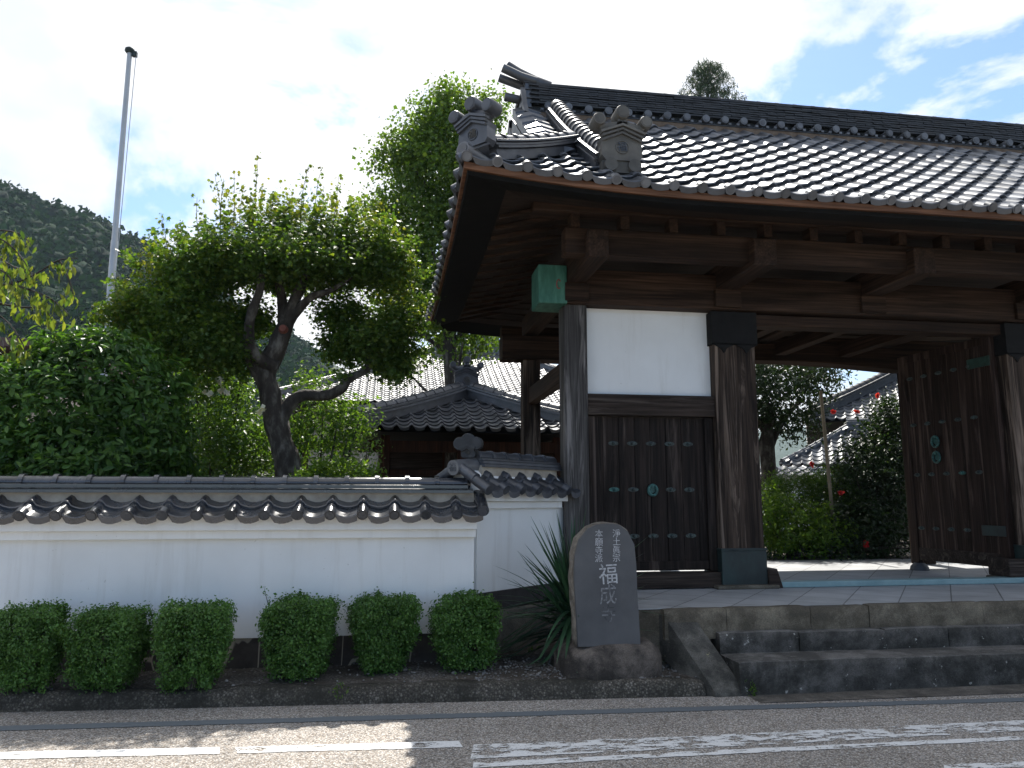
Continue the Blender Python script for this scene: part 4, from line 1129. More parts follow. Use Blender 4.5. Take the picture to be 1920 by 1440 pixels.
# ---- yucca behind the carved stone
YU = thing('yucca', (1.70, 6.86, .16), 'spiky dark green yucca growing behind the carved stone', 'plant')
mb = MB(); rr = random.Random(2)
for q in range(200):
    an = rr.uniform(0, 2 * math.pi); el = R(rr.choice([rr.uniform(-25, 15), rr.uniform(5, 50), rr.uniform(45, 88)]))
    ln = rr.uniform(.6, .98); w0 = rr.uniform(.018, .029); base = Vector((1.62, 6.80, .46 + rr.uniform(-.14, .20)))
    d = Vector((math.cos(an) * math.cos(el), math.sin(an) * math.cos(el) * .75, math.sin(el)))
    if d.y > .35: d.y *= .4
    side = d.cross(Vector((0, 0, 1))).normalized(); bend = (.05 + .5 * math.cos(el) ** 2 * rr.random()) * (1.4 if el < .2 else 1)
    L1 = []; n_ = 7
    for k in range(n_):
        t = k / (n_ - 1); p = base + d * ln * t - Vector((0, 0, 1)) * bend * ln * t * t * .6
        p.z = max(p.z, .17)
        wv = w0 * (1.0 - t ** 2.2) * (.65 + .9 * min(t * 3, .4)) + .0006
        nrm = side.cross(d).normalized()
        L1 += [p - side * wv + nrm * wv * .35, p, p + side * wv + nrm * wv * .35]
    mb.add(L1, [(k * 3 + j, k * 3 + j + 1, k * 3 + j + 4, k * 3 + j + 3) for k in range(n_ - 1) for j in (0, 1)], True)
yb = mb.build('blades', M['yucca'], YU)
mb = MB(); limb(mb, [(1.70, 6.86, .12), (1.71, 6.86, .4), (1.70, 6.86, .68)], [.06, .055, .04], 3); mb.build('stem', M['bark'], YU)

# ---- carved stone on its base rock
MO = thing('carved_stone', (1.77, 6.35, .38), 'dark upright stone slab with rounded top and carved white temple lettering', 'stone monument')
YS = 6.20
out_ = [(1083, 1214), (1080, 1150), (1076, 1085), (1078, 1040), (1085, 1012), (1102, 991), (1118, 984), (1140, 981), (1162, 984), (1178, 996), (1190, 1020), (1194, 1060), (1196, 1110), (1199, 1160), (1202, 1212)]
ol = [at(px, py, YS) for px, py in out_]
ol2 = []
for i in range(len(ol)):
    a, b = ol[i], ol[(i + 1) % len(ol)]
    for k in range(4):
        p = a.lerp(b, k / 4); ol2.append(p)
cx_, cz_ = 1.77, .85
mb = MB(); vs = []; NL = 9; n_ = len(ol2)
for l_ in range(NL):
    t = l_ / (NL - 1); yy = YS + .02 + .17 * t
    for k, p in enumerate(ol2):
        r_ = 1 + (.0 if l_ == 0 else .012) + .035 * noise.noise(Vector((p.x * 9, yy * 14, p.z * 9))) * (l_ > 0)
        if l_ == NL - 1: r_ *= .93
        z_ = cz_ + (p.z - cz_) * (r_ if p.z > .5 else 1)
        vs.append((cx_ + (p.x - cx_) * r_, yy, z_))
mb.add(vs, [(l_ * n_ + k, l_ * n_ + (k + 1) % n_, (l_ + 1) * n_ + (k + 1) % n_, (l_ + 1) * n_ + k) for l_ in range(NL - 1) for k in range(n_)], True)
mb.add(vs[-n_:], [tuple(range(n_))])
slab_side = mb.build('slab_edge', M['stone_side'], MO)
mb = MB()
ins = [Vector((cx_ + (p.x - cx_) * .985, YS, cz_ + (p.z - cz_) * .99)) for p in ol2]
rim = [Vector((p.x, YS + .022, p.z)) for p in ol2]
mb.add(ins, [tuple(range(n_))]); mb.add(ins + rim, [(k, k + n_, (k + 1) % n_ + n_, (k + 1) % n_) for k in range(n_)], True)
slab = mb.build('slab_face', M['stone_slab'], MO)
mm_ = mpx(YS, 1140)
def glyph(ch, px, py, size_px, mat, wx=1.0, rot=0):
    p = at(px, py, YS - .001)
    textmesh(ch, size_px * mm_ * 1.12, Matrix.Translation(p) @ FACE_FRONT @ Matrix.Rotation(R(rot), 4, 'Z') @ Matrix.Diagonal((wx, 1, 1, 1)), 'carved_letter', M[mat], slab, .0015)
for ch, py in zip('淨土眞宗', (1001, 1016.5, 1032, 1047)): glyph(ch, 1156, py, 13.4, 'carve', 1, 2)
for ch, py in zip('本願寺派', (1002, 1017.5, 1033, 1048)): glyph(ch, 1123, py, 13.4, 'carve', 1, -2)
glyph('福', 1141, 1079, 34, 'carve', .95, 3); glyph('成', 1140, 1117, 33, 'carve_faded', .9, 2); glyph('寺', 1141, 1153, 29, 'carve_gone', .85)
BR = thing('base_rock', (1.83, 6.5, .1), 'low brown rounded boulder carrying the carved stone', 'rock')
rc = Vector((1.83, 6.47, .19)); V = []
bm = bmesh.new(); bmesh.ops.create_icosphere(bm, subdivisions=4, radius=1)
for v in bm.verts:
    q = Vector(v.co); s3 = Vector([math.copysign(abs(c) ** .62, c) for c in q])
    nn = 1 + .09 * noise.noise(q * 2.1) + .03 * noise.noise(q * 7)
    v.co = rc + Vector((s3.x * .425 * nn, s3.y * .36 * nn, min(s3.z * .21 * nn, .185 + .01 * noise.noise(q * 4))))
mb = MB(); mb.add([v.co[:] for v in bm.verts], [tuple(v.index for v in f.verts) for f in bm.faces], True); bm.free()
mb.build('boulder', M['rock'], BR)
# small weeds
def weed(x, y, z, h, label, seed):
    t = thing('weed', (x, y, z), label, 'weed'); rr = np.random.default_rng(seed)
    p = np.array([[x, y, z]]) + rr.normal(size=(9, 3)) * np.array([.022, .016, 0]) + np.stack([np.zeros(9), np.zeros(9), np.linspace(.1, 1, 9) * h], 1)
    leaf_mesh('leaves', rr, p, unit(rr, 9), 3, .012, .034, M['shrub'], t, .45, .3, .4)
    mb = MB(); limb(mb, [(x, y, z - .02), (x + .005, y, z + h * .5), (x, y, z + h)], [.003, .002, .001], 1, 5, 0, 2); mb.build('stem', M['shrub'], t)
p = g(1293, 1196); weed(2.83, 5.90, .0, .13, 'small weed at the foot of the lowest step beside the cheek stone', 1)
p = g(1125, 1256, .12); weed(p.x, p.y - .04, .11, .09, 'tiny weed in front of the base boulder', 2)
p = g(1250 * .4 + 745, 1300, .1); weed(-.35, yk(-.35) - .02, .06, .10, 'tiny weed growing on the kerb below the clipped bushes', 3)
p = g(998, 1222, .14); weed(p.x, p.y, .14, .07, 'tiny weed in the gravel left of the yucca', 4)

# ---- Japanese maple behind the wall
YM = 9.6
MP = thing('maple_tree', tuple(at(540, 895, YM).xy) + (.5,), 'spreading Japanese maple with flat trimmed crown and crooked trunk behind the white wall', 'tree')
mb = MB(); A = lambda px, py, dy=0: at(px, py, YM + dy)
b0 = A(545, 960); b0.z = .45
limb(mb, [b0, A(540, 890), A(528, 830), A(510, 760), A(500, 700), A(520, 650), A(540, 600), A(560, 545), A(592, 480)], [.155, .14, .135, .13, .125, .115, .095, .065, .03], 1, 14, .3)
limb(mb, [A(508, 735), A(480, 690), A(452, 660), A(436, 620), A(400, 585), A(350, 560)], [.10, .09, .075, .06, .04, .02], 2, 10, .3)
limb(mb, [A(515, 690, -.05), A(470, 655, -.2), A(468, 600, -.25), A(490, 530, -.3), A(480, 470, -.3)], [.10, .075, .06, .05, .02], 3, 9, .3)
limb(mb, [A(536, 610), A(528, 560, .1), A(522, 520, .1), A(510, 460, .1)], [.09, .065, .05, .02], 4, 9, .3)
limb(mb, [A(545, 600), A(580, 560, -.1), A(620, 545, -.2), A(660, 520, -.2)], [.07, .05, .035, .015], 5, 8, .3)
limb(mb, [A(528, 790), A(545, 755), A(572, 742), A(612, 742), A(640, 728), A(652, 712), A(680, 698), A(692, 680), A(686, 640), A(690, 600)], [.09, .072, .066, .064, .06, .052, .046, .045, .04, .02], 6, 10, .35)
limb(mb, [A(686, 660), A(720, 630, .1), A(760, 610, .1)], [.03, .02, .01], 7, 7, .2)
tr = mb.build('trunk', M['bark'], MP)
kp = A(535, 621) + Vector((-.01, -.14, 0)); mb = MB(); mb.tube([kp + Vector((0, .05, 0)), kp, kp + Vector((0, -.03, 0))], [.06, .055, .04], 12, True, True, .2)
mb.build('pruned_knot', M['knot'], tr)
rng = np.random.default_rng(11)
cl = [pxclump(*q) for q in ((440, 490, 130, 52, 9.50), (560, 462, 130, 62, 9.80), (660, 478, 95, 62, 9.70), (545, 505, 190, 34, 9.60), (725, 500, 52, 55, 9.60), (360, 520, 80, 60, 9.40))]
p, d = crown(rng, cl, 1900, .35); leaf_mesh('crown', rng, p, d, 19, .085, .046, M['maple'], MP, .8, .7, .4, .7, kind='palm')
cl = [pxclump(*q) for q in ((330, 590, 100, 60, 9.40), (270, 590, 66, 42, 9.50), (390, 650, 92, 58, 9.40), (330, 640, 70, 40, 9.30), (460, 600, 60, 36, 9.90))]
p, d = crown(rng, cl, 1300, .4); leaf_mesh('crown', rng, p, d, 20, .075, .045, M['maple'], MP, .8, .7, .4, .7, kind='palm')
cl = [pxclump(*q) for q in ((690, 640, 78, 40, 9.60), (735, 610, 50, 44, 9.60), (740, 680, 45, 26, 9.70), (640, 650, 40, 25, 9.60), (640, 590, 60, 26, 9.80))]
p, d = crown(rng, cl, 720, .35); leaf_mesh('crown', rng, p, d, 20, .075, .045, M['maple'], MP, .8, .7, .4, .7, kind='palm')
cl = [pxclump(*q) for q in ((300, 505, 55, 38, 9.45), (250, 560, 45, 26, 9.40), (220, 595, 40, 18, 9.40), (745, 520, 42, 80, 9.75), (780, 590, 22, 40, 9.80), (560, 400, 130, 16, 9.70), (690, 425, 60, 20, 9.70))]
p, d = crown(rng, cl, 260, .3); leaf_mesh('crown', rng, p, d, 14, .10, .045, M['maple_gold'], MP, .8, .5, .4, .8, kind='palm')
# wisps leaving the outline
cs = []; rr = random.Random(14)
for (px, py, dx, dy) in ((215, 585, -26, -10), (200, 600, -30, -2), (240, 540, -30, -14), (265, 500, -26, -20), (300, 470, -14, -26), (340, 455, -8, -24), (390, 440, -4, -20), (520, 415, 0, -22), (600, 405, 4, -26), (660, 410, 8, -26), (710, 430, 16, -24), (750, 470, 26, -20), (770, 520, 30, -10), (785, 560, 30, -4), (790, 610, 28, 6), (770, 650, 26, 16), (735, 690, 16, 26), (640, 690, 0, 20), (350, 700, -8, 22), (280, 660, -20, 20), (240, 640, -22, 14), (450, 690, 6, 18), (470, 430, 2, -20), (430, 432, -4, -22)):
    for k in range(7):
        q0_ = at(px + rr.uniform(-12, 12), py + rr.uniform(-10, 10), YM + rr.uniform(-.4, .3)); e_ = at(px + dx * rr.uniform(.7, 1.5), py + dy * rr.uniform(.7, 1.5), YM + rr.uniform(-.4, .3))
        for t in range(5): cs.append(q0_.lerp(e_, t / 4))
leaf_mesh('crown_wisps', rng, np.array([c[:] for c in cs]), unit(rng, len(cs)), 4, .035, .044, M['maple'], MP, .8, .6, .3, .8, kind='palm')
# long unpruned shoots standing above the crown
mb = MB(); rr = random.Random(8); cs = []; 
for (px, pt, pb, lean) in ((405, 330, 430, -6), (418, 335, 430, 4), (438, 325, 430, 3), (455, 350, 430, 6), (482, 292, 420, 8), (492, 350, 420, 2), (512, 360, 420, 8), (372, 370, 440, -8), (305, 400, 480, -10), (575, 312, 400, 12), (600, 318, 400, 6), (632, 330, 410, 10), (655, 370, 420, 12), (545, 372, 410, 4), (468, 372, 425, -3), (620, 365, 410, -4), (700, 380, 440, 15), (340, 420, 470, -6)):
    dy = rr.uniform(-.4, .4); a = at(px - lean, pb + 25, YM + dy); b = at(px + lean * .3, pt, YM + dy); m_ = (a + b) / 2 + Vector((rr.uniform(-.04, .04), 0, 0))
    limb(mb, [a, m_, b], [.006, .0045, .002], 3, 5, 0, 3)
    for k in range(12): cs.append(a.lerp(b, .25 + .75 * k / 11) + Vector((rr.uniform(-.03, .03), 0, 0)))
sh = mb.build('shoots', M['bark'], MP)
leaf_mesh('shoot_leaves', rng, np.array([c[:] for c in cs]), unit(rng, len(cs)), 3, .022, .05, M['maple_gold'], sh, .7, .3, .3, .9, kind='palm')

# ---- big clipped dome on the left
OS = thing('evergreen_dome', (-3.0, 8.6, .5), 'large dense dome-shaped evergreen bush with glossy leaves behind the left end of the wall', 'bush')
rng = np.random.default_rng(13)
cl = [pxclump(*q) for q in ((170, 770, 178, 150, 8.6), (60, 790, 130, 130, 8.5), (270, 830, 92, 110, 8.6), (150, 880, 200, 90, 8.5), (190, 690, 110, 70, 8.6), (-120, 850, 120, 130, 8.6))]
p, d = crown(rng, cl, 3000, .80)
bm_ = d[:, 1] < .45; p, d = p[bm_], d[bm_]
leaf_mesh('foliage', rng, p, d, 13, .055, .075, M['osman'], OS, .42, .45, .75, .75, kind='oval')
mb = MB(); 
for q in range(9):
    rr = random.Random(q); e = Vector((-3 + rr.uniform(-.8, .8), 8.7 + rr.uniform(-.4, .4), 2.4)); limb(mb, [(-3 + (e.x + 3) * .1, 8.7, .45), (-3 + (e.x + 3) * .5, 8.7, 1.3), e], [.07, .05, .02], q, 8)
mb.build('stems', M['bark'], OS)

# ---- looser shrubs between the dome and the maple
def shrub(name, loc, label, clumps, nsub, per, spread, size, mat, seed, cat='shrub', kind='kite', fl=None, shell=.35, up=.5, asp=.45, group=None, stems=6):
    rng = np.random.default_rng(seed); c0 = pxclump(*clumps[0])
    zb = loc
    t = thing(name, (c0[0], c0[1], zb), label, cat, group)
    p, d = crown(rng, [pxclump(*q) for q in clumps], nsub, shell)
    k = p[:, 2] > zb; p, d = p[k], d[k]
    leaf_mesh('foliage', rng, p, d, per, spread, size, M[mat], t, asp, up, .4, .8, kind=kind)
    mb = MB(); rr = random.Random(seed)
    for q in range(stems):
        e = Vector(p[rr.randrange(len(p))]); b_ = Vector((c0[0] + rr.uniform(-.1, .1), c0[1] + rr.uniform(-.1, .1), zb - .05))
        limb(mb, [b_, b_.lerp(e, .5) + Vector((0, 0, .1)), e], [.03, .018, .006], q, 7)
    mb.build('stems', M['bark'], t)
    if fl:
        fm, pts, fs = fl
        for (px, py, Y) in pts:
            q = np.array([at(px, py, Y)[:]]) + rng.normal(size=(4, 3)) * fs * .25
            leaf_mesh('flower', rng, q, unit(rng, 4), 5, fs * .2, fs, M[fm], t, .85, .2, .2, 1.0, kind='kite')
    return t
shrub('rose_of_sharon', .5, 'tall loose light green shrub with a few white flowers beside the maple trunk', [(420, 760, 75, 85, 10.2), (380, 720, 45, 50, 10.1), (460, 830, 70, 70, 10), (400, 860, 70, 60, 9.9)], 420, 16, .09, .06, 'shrub', 31,
      fl=('white_fl', [(395, 694, 9.5), (412, 716, 9.4), (388, 735, 9.4), (415, 733, 9.4), (424, 736, 9.4), (490, 770, 9.4)], .055))
shrub('garden_shrub', .5, 'medium green leafy shrub behind the foot of the maple trunk', [(600, 800, 72, 75, 10.4), (580, 720, 36, 40, 10.6), (660, 790, 40, 50, 10.4), (520, 830, 60, 70, 10.6)], 340, 15, .09, .06, 'shrub', 32)
shrub('low_bright_shrub', .5, 'low bright yellow-green shrub just above the wall right of the maple trunk', [(640, 900, 85, 36, 9.0), (600, 890, 40, 26, 9.1)], 260, 15, .045, .05, 'shrub_br', 33)
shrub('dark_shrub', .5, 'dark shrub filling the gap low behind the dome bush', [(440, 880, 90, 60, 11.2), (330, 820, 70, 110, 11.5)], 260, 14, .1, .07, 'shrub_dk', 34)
shrub('garden_shrub', .5, 'reddish-stemmed sparse shrub in front of the small pavilion', [(665, 850, 45, 60, 11.6), (640, 790, 40, 30, 11.4)], 90, 12, .09, .05, 'shrub', 35)

# ---- tall ginkgo behind
YG = 17.0
GK = thing('ginkgo_tree', (at(830, 700, YG).x, YG, .5), 'tall light green ginkgo tree rising behind the gate roof corner', 'tree')
rng = np.random.default_rng(15)
cl = [pxclump(*q) for q in ((830, 330, 110, 110, YG), (850, 230, 75, 70, YG), (790, 280, 70, 80, YG), (770, 420, 85, 90, YG), (840, 480, 100, 130, YG), (760, 560, 70, 70, YG), (900, 220, 42, 36, YG), (735, 480, 60, 60, YG), (880, 380, 80, 120, YG + .5), (860, 610, 90, 80, YG + .4), (840, 185, 26, 36, YG), (705, 400, 40, 40, YG), (928, 200, 26, 30, YG), (720, 300, 30, 40, YG))]
p, d = crown(rng, cl, 2600, .35); leaf_mesh('crown', rng, p, d, 20, .17, .072, M['gink'], GK, .9, .25, .5, .9)
cs = []; rr = random.Random(5)
for k in range(46):
    px = rr.uniform(745, 940); top = 150 + abs(px - 850) * .55 + rr.uniform(-10, 50) + (60 if px < 790 else 0)
    for q in range(7): cs.append(at(px + rr.uniform(-3, 3), top + q * 9, YG + rr.uniform(-.5, .5)))
leaf_mesh('crown_shoots', rng, np.array([c[:] for c in cs]), unit(rng, len(cs)), 6, .055, .07, M['gink'], GK, .9, .2, .3, 1)
mb = MB(); ax = at(850, 700, YG)
limb(mb, [(ax.x, YG, .4), (ax.x + .05, YG, 3), (ax.x - .1, YG, 5.5), (ax.x, YG, 9)], [.24, .2, .14, .04], 2, 12)
for q in range(14):
    z = 3 + q * .42; an = q * 2.4; limb(mb, [(ax.x, YG, z), (ax.x + math.cos(an) * .7, YG + math.sin(an) * .6, z + .5), (ax.x + math.cos(an) * 1.3, YG + math.sin(an) * 1, z + 1.0)], [.06, .04, .012], q, 7)
mb.build('trunk', M['bark'], GK)

# ---- conifer top above the ridge
CO = thing('conifer_tree', (at(1325, 300, 24).x, 24, .5), 'dark conifer whose pointed top shows above the gate ridge', 'tree')
rng = np.random.default_rng(17); ctr = at(1325, 118, 24); cs = []; ds = []
for k in range(520):
    t = rng.random() ** .75; an = int(rng.uniform(0, 9)) * .70 + int(t * 7) * .37 + rng.normal() * .10; rad = (.10 + 1.12 * t ** .6) * (rng.random() ** .5)
    cs.append((ctr.x + math.cos(an) * rad, 24 + math.sin(an) * rad, ctr.z - .05 - t * 1.9 + rad * .25)); ds.append((math.cos(an), math.sin(an), 1.1))
leaf_mesh('crown', rng, np.array(cs), np.array(ds), 16, .055, .15, M['conif'], CO, .13, 0, -.2, .9, droop=-1.2)
lo = [( ctr.x, 24, ctr.z - 3.5, 1.9, 1.9, 1.9), (ctr.x, 24, ctr.z - 6, 2.4, 2.4, 2.2)]
p, d = crown(rng, lo, 300, .6); leaf_mesh('crown', rng, p, d, 10, .2, .3, M['conif'], CO, .2, .2, .3, .9)
mb = MB(); limb(mb, [(ctr.x, 24, .4), (ctr.x, 24, 6), (ctr.x, 24, ctr.z - .6)], [.3, .2, .03], 1)
for q in range(10):
    an = q * 2.2; z = ctr.z - .4 - q * .16; limb(mb, [(ctr.x, 24, z - .3), (ctr.x + math.cos(an) * .5, 24 + math.sin(an) * .5, z), (ctr.x + math.cos(an) * (.5 + q * .06), 24 + math.sin(an) * .6, z + .35)], [.03, .02, .006], q, 6)
mb.build('trunk', M['bark'], CO)

# ---- cherry branches hanging in from the left
CH = thing('cherry_tree', (-6.2, 8.4, .5), 'weeping cherry branches with drooping yellow-green leaves entering from the left edge', 'tree')
mb = MB(); rr = random.Random(21); cs = []; YC = 7.9
limb(mb, [(-6.2, 8.4, .4), (-6.25, 8.4, 1.6), (-6.1, 8.3, 2.8), (-5.6, 8.1, 3.7)], [.16, .14, .1, .05], 1)
for pts in ([(-300, 470), (-120, 430), (-20, 440), (30, 470), (62, 520)], [(-250, 520), (-60, 535), (20, 532), (70, 512), (110, 488), (146, 484)], [(-250, 540), (-40, 580), (10, 600), (40, 640), (50, 670)], [(20, 532), (60, 545), (95, 560), (130, 590)],
            [(-60, 440), (0, 432), (40, 440), (60, 462)], [(-100, 500), (-20, 500), (18, 520), (30, 560)], [(-200, 600), (-20, 620), (8, 660)], [(110, 488), (128, 520), (140, 560)], [(-40, 560), (30, 575), (80, 580), (108, 610)], [(-160, 470), (-30, 470), (25, 500), (90, 520)]):
    dy = rr.uniform(-.2, .2); P_ = [at(a, b, YC + dy) for a, b in pts]
    limb(mb, P_, [.016] + [.008] * (len(P_) - 2) + [.003], 3, 6, .1)
    for a, b in zip(P_[1:], P_[2:] if len(P_) > 2 else P_[1:]):
        for k in range(7): cs.append(a.lerp(b, k / 7) + Vector((rr.uniform(-.03, .03), rr.uniform(-.1, .1), -.05 - rr.random() * .05)))
mb.build('trunk', M['bark'], CH)
rng = np.random.default_rng(19)
cc = np.array([c[:] for c in cs]); leaf_mesh('leaves', rng, cc, unit(rng, len(cc)) * np.array([1, 1, .1]), 3, .035, .09, M['cherry'], CH, .36, .1, .9, .5, droop=2.2, kind='oval')

# ================================================================== BACKGROUND
# ---- flagpole
FP = thing('flagpole', (-4.2, 12.0, .5), 'tall tapered grey metal flagpole with a cap and rope behind the dome bush', 'flagpole')
zt = at(244, 100, 12).z
mb = MB(); mb.tube([(-4.2, 12, .45), (-4.2, 12, 2.5), (-4.2, 12, 2.52), (-4.2, 12, 5.4), (-4.2, 12, 5.42), (-4.2, 12, zt)], [.062, .058, .053, .048, .043, .036], 16); pole = mb.build('pole', M['metalpole'], FP)
mb = MB(); mb.tube([(-4.2, 12, zt), (-4.2, 12, zt + .03), (-4.2, 12, zt + .07), (-4.2, 12, zt + .10)], [.05, .075, .07, .03], 16); mb.box(-4.16, -4.09, 11.97, 12.03, zt - .05, zt + .03); mb.build('cap', M['dkcopper'], FP)
mb = MB(); mb.tube([(-4.10, 11.99, zt - .02), (-4.13, 11.94, 4.5), (-4.12, 11.93, 1.6)], .006, 5); mb.build('rope', M['metalpole'], FP)

# ---- generic tiled hip roof building
def hip_roof(parent, x0, x1, y0, y1, ze, slope, nrow_max=None, n=5, mat='tile', seed=1, ridge_h=.34, discs=False, hs=1.0, rm=None, under='fascia', amp=1.0):
    hy = (y1 - y0) / 2; hx = (x1 - x0) / 2; half = min(hx, hy)
    ncol = int(round((x1 - x0) / .265)); px_ = (x1 - x0) / ncol
    nr = int(round(half / .235)); rp_ = half / nr
    ncy = int(round((y1 - y0) / .265)); py_ = (y1 - y0) / ncy
    mb = MB(); LX_, LY_ = x1 - x0, y1 - y0
    sag = lambda b: ze + slope * b - .05 * half * math.sin(math.pi * min(1, b / half)) * .4
    ff = lambda a, b, h: (x0 + a, y0 + b - .4 * h, sag(b) + .9 * h)
    fl = lambda a, b, h: (x0 + b - .4 * h, y0 + a, sag(b) + .9 * h)
    tiles(mb, ff, 0, ncol, px_, 0, nr, rp_, lambda a, b: min(a, LX_ - a) > b - .02, n, seed=seed, discs=discs, amp=amp)
    tiles(mb, fl, 0, ncy, py_, 0, nr, rp_, lambda a, b: min(a, LY_ - a) > b - .02, n, seed=seed + 1, discs=False, flip=True, amp=amp)
    rf = mb.build('roof', M[mat], parent)
    mb = MB(); c = [(x0, y0), (x1, y0), (x1, y1), (x0, y1)]
    r0 = Vector((x0 + half, y0 + half, 0)); r1 = Vector((x1 - half, y1 - half, 0)); zr = sag(half)
    vs = [(x, y, ze - .07) for x, y in c] + [(r0.x, r0.y if hx >= hy else y0 + half, zr - .16 - half * .06), (r1.x, r1.y if hx >= hy else y1 - half, zr - .16 - half * .06)]
    if hx >= hy: fs = [(0, 1, 5, 4), (2, 3, 4, 5), (1, 2, 5), (3, 0, 4), (3, 2, 1, 0)]
    else: fs = [(0, 1, 4), (1, 2, 5, 4), (2, 3, 5), (3, 0, 4, 5), (3, 2, 1, 0)]
    mb.add(vs, fs); mb.build('roof_boarding', M[under], parent)
    A_ = Vector((vs[4][0], vs[4][1], zr)); B_ = Vector((vs[5][0], vs[5][1], zr))
    for q, (x, y) in enumerate(c):
        top = A_ if (q in (0, 3) if hx >= hy else q in (0, 1)) else B_
        pts = [Vector((x, y, ze + .03)).lerp(top, t) for t in np.linspace(.03, 1, 8)]
        for p in pts:
            b = min(p.x - x0, x1 - p.x, p.y - y0, y1 - p.y); p.z = sag(b)
        mb = MB(); ridge_layers(mb, pts, [(.11 * hs, -.02, .09 * hs), (.14 * hs, .092 * hs, .12 * hs), (.12 * hs, .128 * hs, .155 * hs)]); cap_run(mb, [p + Vector((0, 0, .155 * hs)) for p in pts], .075 * hs, .27)
        mb.build('hip_ridge', M[rm or mat], rf)
    mb = MB()
    if (B_ - A_).length > .05:
        pts = [A_.lerp(B_, t) for t in np.linspace(0, 1, 6)]
        ridge_layers(mb, pts, [(.16, -.1, ridge_h * .4), (.18, ridge_h * .4, ridge_h * .48), (.14, ridge_h * .5, ridge_h)]); cap_run(mb, [p + Vector((0, 0, ridge_h)) for p in pts], .085, .27)
        mb.build('main_ridge', M[rm or mat], rf)
    return rf, A_, B_, sag

# ---- small pavilion with hip roof
PVX, PVY = 1.47, 13.0
PV = thing('tiled_pavilion', (PVX, 14.6, .5), 'small timber pavilion with dark hip roof between maple and gate pillar', 'pavilion')
rf, A_, B_, sg = hip_roof(PV, PVX - 2.2, PVX + 2.2, 13.0, 18.6, 2.72, .40, n=9, mat='tile', seed=41, ridge_h=.3, hs=1.35)
end_tile(rf, (A_.x, A_.y - .12, A_.z + .12), 0, 1.15, mat='tile', feet=False)
MB().box(A_.x - .26, A_.x + .26, A_.y - .2, A_.y + .3, A_.z - .12, A_.z + .14).build('ridge_end_base', M['tile'], rf, .01)
for x in (PVX - 1.55, PVX - .2, PVX + 1.55):
    for y in (13.75, 17.8): MB().box(x - .08, x + .08, y - .08, y + .08, .45, 2.66).build('post', M['redwood'], PV, .008)
MB().box(PVX - 1.9, PVX + 1.9, 13.68, 13.80, 2.36, 2.56).build('beam', M['redwood'], PV, .008)
MB().box(PVX - 1.9, PVX + 1.9, 13.70, 13.78, 1.95, 2.05).build('beam', M['redwood'], PV, .008)
MB().box(PVX - 1.55, PVX + 1.55, 17.75, 17.85, .45, 2.7).build('back_wall', M['timber_w'], PV)
MB().box(PVX - .1, PVX + 1.5, 13.76, 13.80, .5, 1.95).build('lattice_screen', M['door'], PV)
MB().box(PVX + 1.50, PVX + 1.58, 13.8, 17.8, .5, 2.6).build('side_wall', M['timber_w'], PV)

# ---- main hall behind
MH = thing('main_hall', (5, 30, .5), 'wide temple hall with long pale sunlit tiled roof behind the pavilion', 'hall')
hip_roof(MH, -4.3, 10.5, 26.0, 38.0, 4.82, .50, n=5, mat='tile_light', seed=51, ridge_h=.6)
MB().box(-2.9, 9.1, 27.6, 36.5, .45, 4.80).build('wall', M['beige'], MH)
MB().box(-2.95, 9.15, 27.5, 27.62, 3.3, 3.55).build('wall_beam', M['timber_x'], MH, .02)
for q in range(5): MB().box(-3.0 + q * 2.6, -2.8 + q * 2.6, 27.45, 27.65, .45, 4.8).build('wall_post', M['redwood'], MH, .02)

# ---- house with reddish roof far left
LH = thing('red_roof_house', (-10.2, 19, .5), 'low house with a faded red metal roof edge behind the dome bush at the left', 'house')
p0 = at(5, 700, 19); p1 = at(95, 650, 19)
mb = MB(); mb.box(-14.5, p1.x + .15, 19.3, 24, .45, p1.z - .35); mb.build('wall', M['beige'], LH)
mb = MB(); mb.prism([(-15, p1.z - .30), (p1.x + .4, p1.z - .05), (p1.x + .4, p1.z + .08), (-15, p1.z + .25)], 6, Matrix.Translation((0, 18.6, 0))); mb.build('roof', mat_noise('dull_red_sheet', [(.085, .05, .045), (.14, .08, .07)], 4, .7), LH)
mb = MB(); mb.prism([(-15, p0.z - .8), (p0.x + .9, p0.z - .45), (p0.x + .9, p0.z - .33), (-15, p0.z - .2)], 1.2, Matrix.Translation((0, 17.3, 0))); mb.build('porch_roof', M['tile_light'], LH)

# ---- hall to the right, seen through the open gate
c = at(1512, 788, 21.5)
RH = thing('side_hall', (c.x, c.y, .5), 'temple building with dark hip roof seen through the open gate beside the door leaf', 'hall')
rf, A_, B_, sg = hip_roof(RH, c.x, c.x + 14, 21.5, 33.5, c.z, .60, n=5, mat='tile_light', seed=61, ridge_h=.6, hs=1.7, rm='tile_dark')
MB().box(c.x + 1.2, c.x + 12.8, 22.8, 32, .5, c.z + .2).build('wall', M['timber_w'], RH)
RH.rotation_euler.z = R(-30)
c = at(1462, 872, 19.5)
SHD = thing('small_shed', (c.x, c.y, .58), 'low outbuilding with bright sunlit tiled roof seen through the gate below the hall', 'shed')
hip_roof(SHD, c.x, c.x + 5.0, 19.5, 23.1, c.z, .60, n=5, mat='tile_light', seed=71, ridge_h=.2, hs=.6, rm='tile')
MB().box(c.x + .6, c.x + 4.4, 20.1, 22.5, .55, c.z + .05).build('wall', M['timber_w'], SHD)
SHD.rotation_euler.z = R(-30)
c = at(1452, 892, 17.0)
GWL = thing('garden_wall', (c.x + .5, 17.4, .58), 'low garden wall with bright tile coping seen through the gate above the feathery shrub', 'wall')
mb = MB(); tiles(mb, lambda a, b, h: (c.x - .6 + a, 17.0 + b, c.z + .5 * b + h), 0, 8, .265, 0, 3, .16, n=5, seed=81, discs=False)
